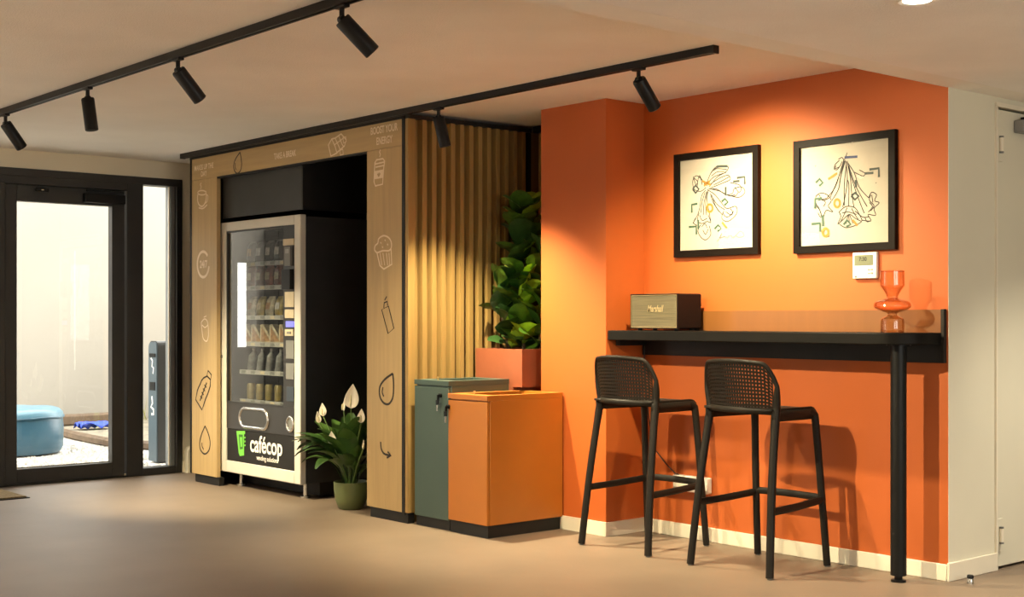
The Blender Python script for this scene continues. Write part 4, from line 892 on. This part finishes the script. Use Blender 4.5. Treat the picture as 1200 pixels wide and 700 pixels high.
# ------------------------------------------------------------------ stools
def bez(P, n=14):
    return [(p[0], p[1], p[2]) for p in _cr(P, n)]
def _cr(P, n):
    out = []
    P = [Vector(p) for p in P]
    for i in range(len(P) - 1):
        p0 = P[max(i-1, 0)]; p1 = P[i]; p2 = P[i+1]; p3 = P[min(i+2, len(P)-1)]
        for k in range(n):
            t = k / n
            out.append(.5*((2*p1) + (-p0+p2)*t + (2*p0-5*p1+4*p2-p3)*t*t + (-p0+3*p1-3*p2+p3)*t**3))
    out.append(P[-1]); return out
def make_stool(label, cx):
    """local frame: +y towards the counter, origin on the floor under the seat"""
    t = thing('bar_stool', label, 'bar stool', (cx, 5.12, 0), 0, 'bar stools at the counter')
    m = M_STOOL
    def O(n, mb, **k): return obj(n, mb, m, t, local=True, **k)
    ZSEAT = .765
    # rear legs run up into the sides of the back
    for s in (-1, 1):
        O('leg', MB().tube(_cr([(s*.243, -.240, .006), (s*.222, -.200, .38), (s*.204, -.152, .70), (s*.200, -.138, .785)], 5), [.019]*5 + [.0195]*5 + [.021]*6, 10), smooth=50)
        l = O('leg', MB().tube(_cr([(s*.213, .236, .006), (s*.200, .205, .38), (s*.186, .180, .70), (s*.182, .165, .742), (s*.176, .135, .757)], 5), [.0175]*5 + [.018]*5 + [.019]*11, 10), smooth=50)
    for s in (-1, 1):
        for (x, y) in ((s*.243, -.240), (s*.213, .236)):
            obj('foot_pad', MB().lathe([(.013, 0), (.013, .007)], (x, y, 0), 12), M_GREYB, t, local=True)
    # footrest rails: two sides and the front
    for s in (-1, 1):
        O('side_rail', MB().tube([(s*.228, -.208, .305), (s*.218, 0, .312), (s*.203, .208, .325)], .0145, 8, sq=1.25), smooth=50)
    O('front_rail', MB().tube(_cr([(-.203, .208, .330), (-.16, .212, .334), (0, .216, .336), (.16, .212, .334), (.203, .208, .330)], 4), .0145, 8, sq=1.25), smooth=50)
    # seat: dished shell with a skirt
    def seat(u, v):
        x = (u - .5) * 2; y = v
        hw = .203 - .02*v
        zz = ZSEAT + .008*(x*x) - .012*math.sin(PI*v)*(1 - x*x)*.6
        if v > .88: zz -= (v - .88)**2 * 1.6
        return (x*hw, -.185 + .375*v, zz)
    O('seat', MB().grid(seat, 16, 18), smooth=60, solid=.012)
    sk = []
    for i in range(0, 41):
        a = i / 40
    rim = [(-.203, -.17), (-.200, 0), (-.190, .12), (-.178, .172), (-.13, .187), (0, .190), (.13, .187), (.178, .172), (.190, .12), (.200, 0), (.203, -.17)]
    rimc = _cr([(p[0], p[1], 0) for p in rim], 4)
    mb = MB(); n0 = len(mb.v); K = len(rimc)
    for p in rimc: mb.v += [(p.x, p.y, ZSEAT + .004), (p.x*.985, p.y*.985, ZSEAT - .046)]
    for i in range(K - 1): mb.f.append((2*i, 2*i+2, 2*i+3, 2*i+1))
    O('seat_skirt', mb, smooth=60, solid=.012)
    # back: curved perforated shell
    def back(u, v):
        s = (u - .5) * 2                                    # -1..1 across
        top = 1.002 - .018*s*s
        if abs(s) > .72: top -= .10*((abs(s) - .72)/.28)**2.4
        z = .765 + (top - .765) * v
        hw = .212 - .012*(1 - v) + .004*v
        x = s * hw
        lean = -.055 * ((z - .765)/.24)**1.2
        y = -.188 + lean*.6 + .050*abs(s)**2.2 - .018*(1 - s*s)
        return (x, y, z)
    NU, NV = 26, 12
    mb = MB(); hole = .23
    for j in range(NV):
        for i in range(NU):
            u0, u1, v0, v1 = .03 + .94*i/NU, .03 + .94*(i+1)/NU, .05 + .91*j/NV, .05 + .91*(j+1)/NV
            off = .5 if j % 2 else 0
            c = [back(u0, v0), back(u1, v0), back(u1, v1), back(u0, v1)]
            um, vm_ = (u0+u1)/2, (v0+v1)/2; du, dv = (u1-u0)*hole, (v1-v0)*hole
            q = [back(um - du, vm_ - dv), back(um + du, vm_ - dv), back(um + du, vm_ + dv), back(um - du, vm_ + dv)]
            n = len(mb.v); mb.v += c + q
            for a in range(4):
                b = (a + 1) % 4; mb.f.append((n+a, n+b, n+4+b, n+4+a))
    O('backrest', mb, solid=.006)
    # rim round the back
    edge = [back(0, 0), back(0, .3), back(0, .6), back(0, .85)] + [back(.0 + i/40, 1) for i in range(0, 41)] + [back(1, .85), back(1, .6), back(1, .3), back(1, 0)]
    O('back_rim', MB().tube(edge, [.020, .019, .017, .014] + [.011]*41 + [.014, .017, .019, .020], 8), smooth=60)
    low = [back(i/20, .02) for i in range(21)]
    O('back_lower_rail', MB().tube(low, .016, 8), smooth=60)
    return t
make_stool('charcoal plastic bar stool nearer the orange column', -4.905)
make_stool('charcoal plastic bar stool nearer the black counter leg', -4.135)

# ------------------------------------------------------------------ light tracks and spotlights
def track(label, x0, x1, yc):
    t = thing('light_track', label, 'light track', ((x0+x1)/2, yc, ZC))
    obj('track_profile', MB().box(x0, x1, yc - .018, yc - .006, ZC - .034, ZC).box(x0, x1, yc + .006, yc + .018, ZC - .034, ZC).box(x0, x1, yc - .006, yc + .006, ZC - .012, ZC), M_BLKM, t)
    for x in (x0, x1): obj('end_cap', MB().box(x - .006, x + .006, yc - .019, yc + .019, ZC - .036, ZC), M_BLKM, t)
track('long black light track running across the middle of ceiling', -9.3, -3.6, TRACK_ONE_Y)
track('black light track along the kiosk and bar front', -9.075, -3.93, TRACK_TWO_Y)
def spot(label, x, yc, tilt, side, watts, cone, colr=WARM):
    t = thing('track_spotlight', label, 'spotlight', (x, yc, ZC - .036), 0, 'black track spotlights')
    obj('adapter', MB().box(-.035, .035, -.014, .014, -.010, .004), M_BLKM, t, local=True, bevel=.003)
    obj('stem', MB().lathe([(.010, -.045), (.010, -.008)], (0, 0, 0), 12), M_BLKM, t, local=True, smooth=40)
    R = Matrix.Translation((0, 0, -.052)) @ Matrix.Rotation(math.radians(side), 4, 'Y') @ Matrix.Rotation(math.radians(tilt), 4, 'X')
    obj('joint', MB().lathe([(.014, -.012), (.016, 0), (.014, .012)], (0, 0, 0), 12).xform(Matrix.Translation((0, 0, -.052)) @ Matrix.Rotation(PI/2, 4, 'Y')), M_BLKM, t, local=True, smooth=40)
    bd = obj('lamp_body', MB().lathe([(.0, -.0), (.030, .0), (.033, -.006), (.033, -.165), (.029, -.168), (.027, -.158), (.0, -.156)], (0, 0, 0), 28, cap=False).xform(R), M_BLKM, t, local=True, smooth=35)
    obj('lens', MB().lathe([(.0, -.1585), (.026, -.1585)], (0, 0, 0), 24, cap=False).xform(R), M_LENS, bd, local=True)
    ld = bpy.data.lights.new('spot_beam', 'SPOT'); ld.energy = watts; ld.color = colr; ld.spot_size = math.radians(cone); ld.spot_blend = 1.0; ld.shadow_soft_size = .022
    lo = bpy.data.objects.new('spot_beam', ld); COL.objects.link(lo); lo.parent = t
    lo.matrix_local = R @ Matrix.Translation((0, 0, -.172))
names1 = ['leftmost black spotlight on the long track at the left edge', 'upright black spotlight on long track above entrance door', 'tilted black spotlight third along the long track', 'nearest black spotlight at the top of long track']
for (x, a, s, w, c), nm in zip(TRACK_ONE, names1): spot(nm, x, TRACK_ONE_Y, a, s, w, c)
names2 = ['black spotlight above the slatted kiosk wall', 'black spotlight at track end aimed at framed pictures']
for (x, a, s, w, c), nm in zip(TRACK_TWO, names2): spot(nm, x, TRACK_TWO_Y, a, s, w, c)
track('black light track overhead near the viewer', -9.3, -3.6, ADDED_TRACK_Y)  # extra track out of view, lifts the ceiling by floor bounce
names3 = ['farthest', 'second', 'middle', 'fourth', 'nearest']
for (x, a, s, w, c), nm in zip(ADDED_TRACK, names3): spot('upright black spotlight overhead near the viewer, %s from the entrance wall' % {'farthest': 'first', 'middle': 'third', 'nearest': 'fifth'}.get(nm, nm), x, ADDED_TRACK_Y, a, s, w, c, (1, .95, .84))
def downlight(label, x, y, watts=DOWN_W):
    t = thing('recessed_downlight', label, 'downlight', (x, y, ZS), 0, 'recessed ceiling downlights')
    obj('trim_ring', MB().lathe([(.045, -.001), (.062, -.006), (.064, -.001)], (0, 0, 0), 28, cap=False), M_THERM, t, local=True, smooth=60)
    obj('lens', MB().lathe([(.0, -.003), (.046, -.003)], (0, 0, 0), 24, cap=False), M_DLENS, t, local=True)
    ld = bpy.data.lights.new('downlight_beam', 'SPOT'); ld.energy = watts; ld.color = (1, .89, .70); ld.spot_size = math.radians(104); ld.spot_blend = .8; ld.shadow_soft_size = .045
    lo = bpy.data.objects.new('downlight_beam', ld); COL.objects.link(lo); lo.parent = t; lo.location = (0, 0, -.012)
downlight('round recessed downlight at top edge of lowered ceiling', -2.495, 3.90)
for i, (x, y) in enumerate(((-2.495, 1.2), (-.2, 3.9), (-.2, 1.2), (-2.35, 6.15))):  # four unseen downlights added to brighten soffit and end wall
    downlight(['recessed downlight nearer the viewer over the lounge', 'recessed downlight right of view by the passage', 'recessed downlight right behind the viewer', 'recessed downlight in the passage by the door'][i], x, y, 150 if y > 6 else DOWN_W)
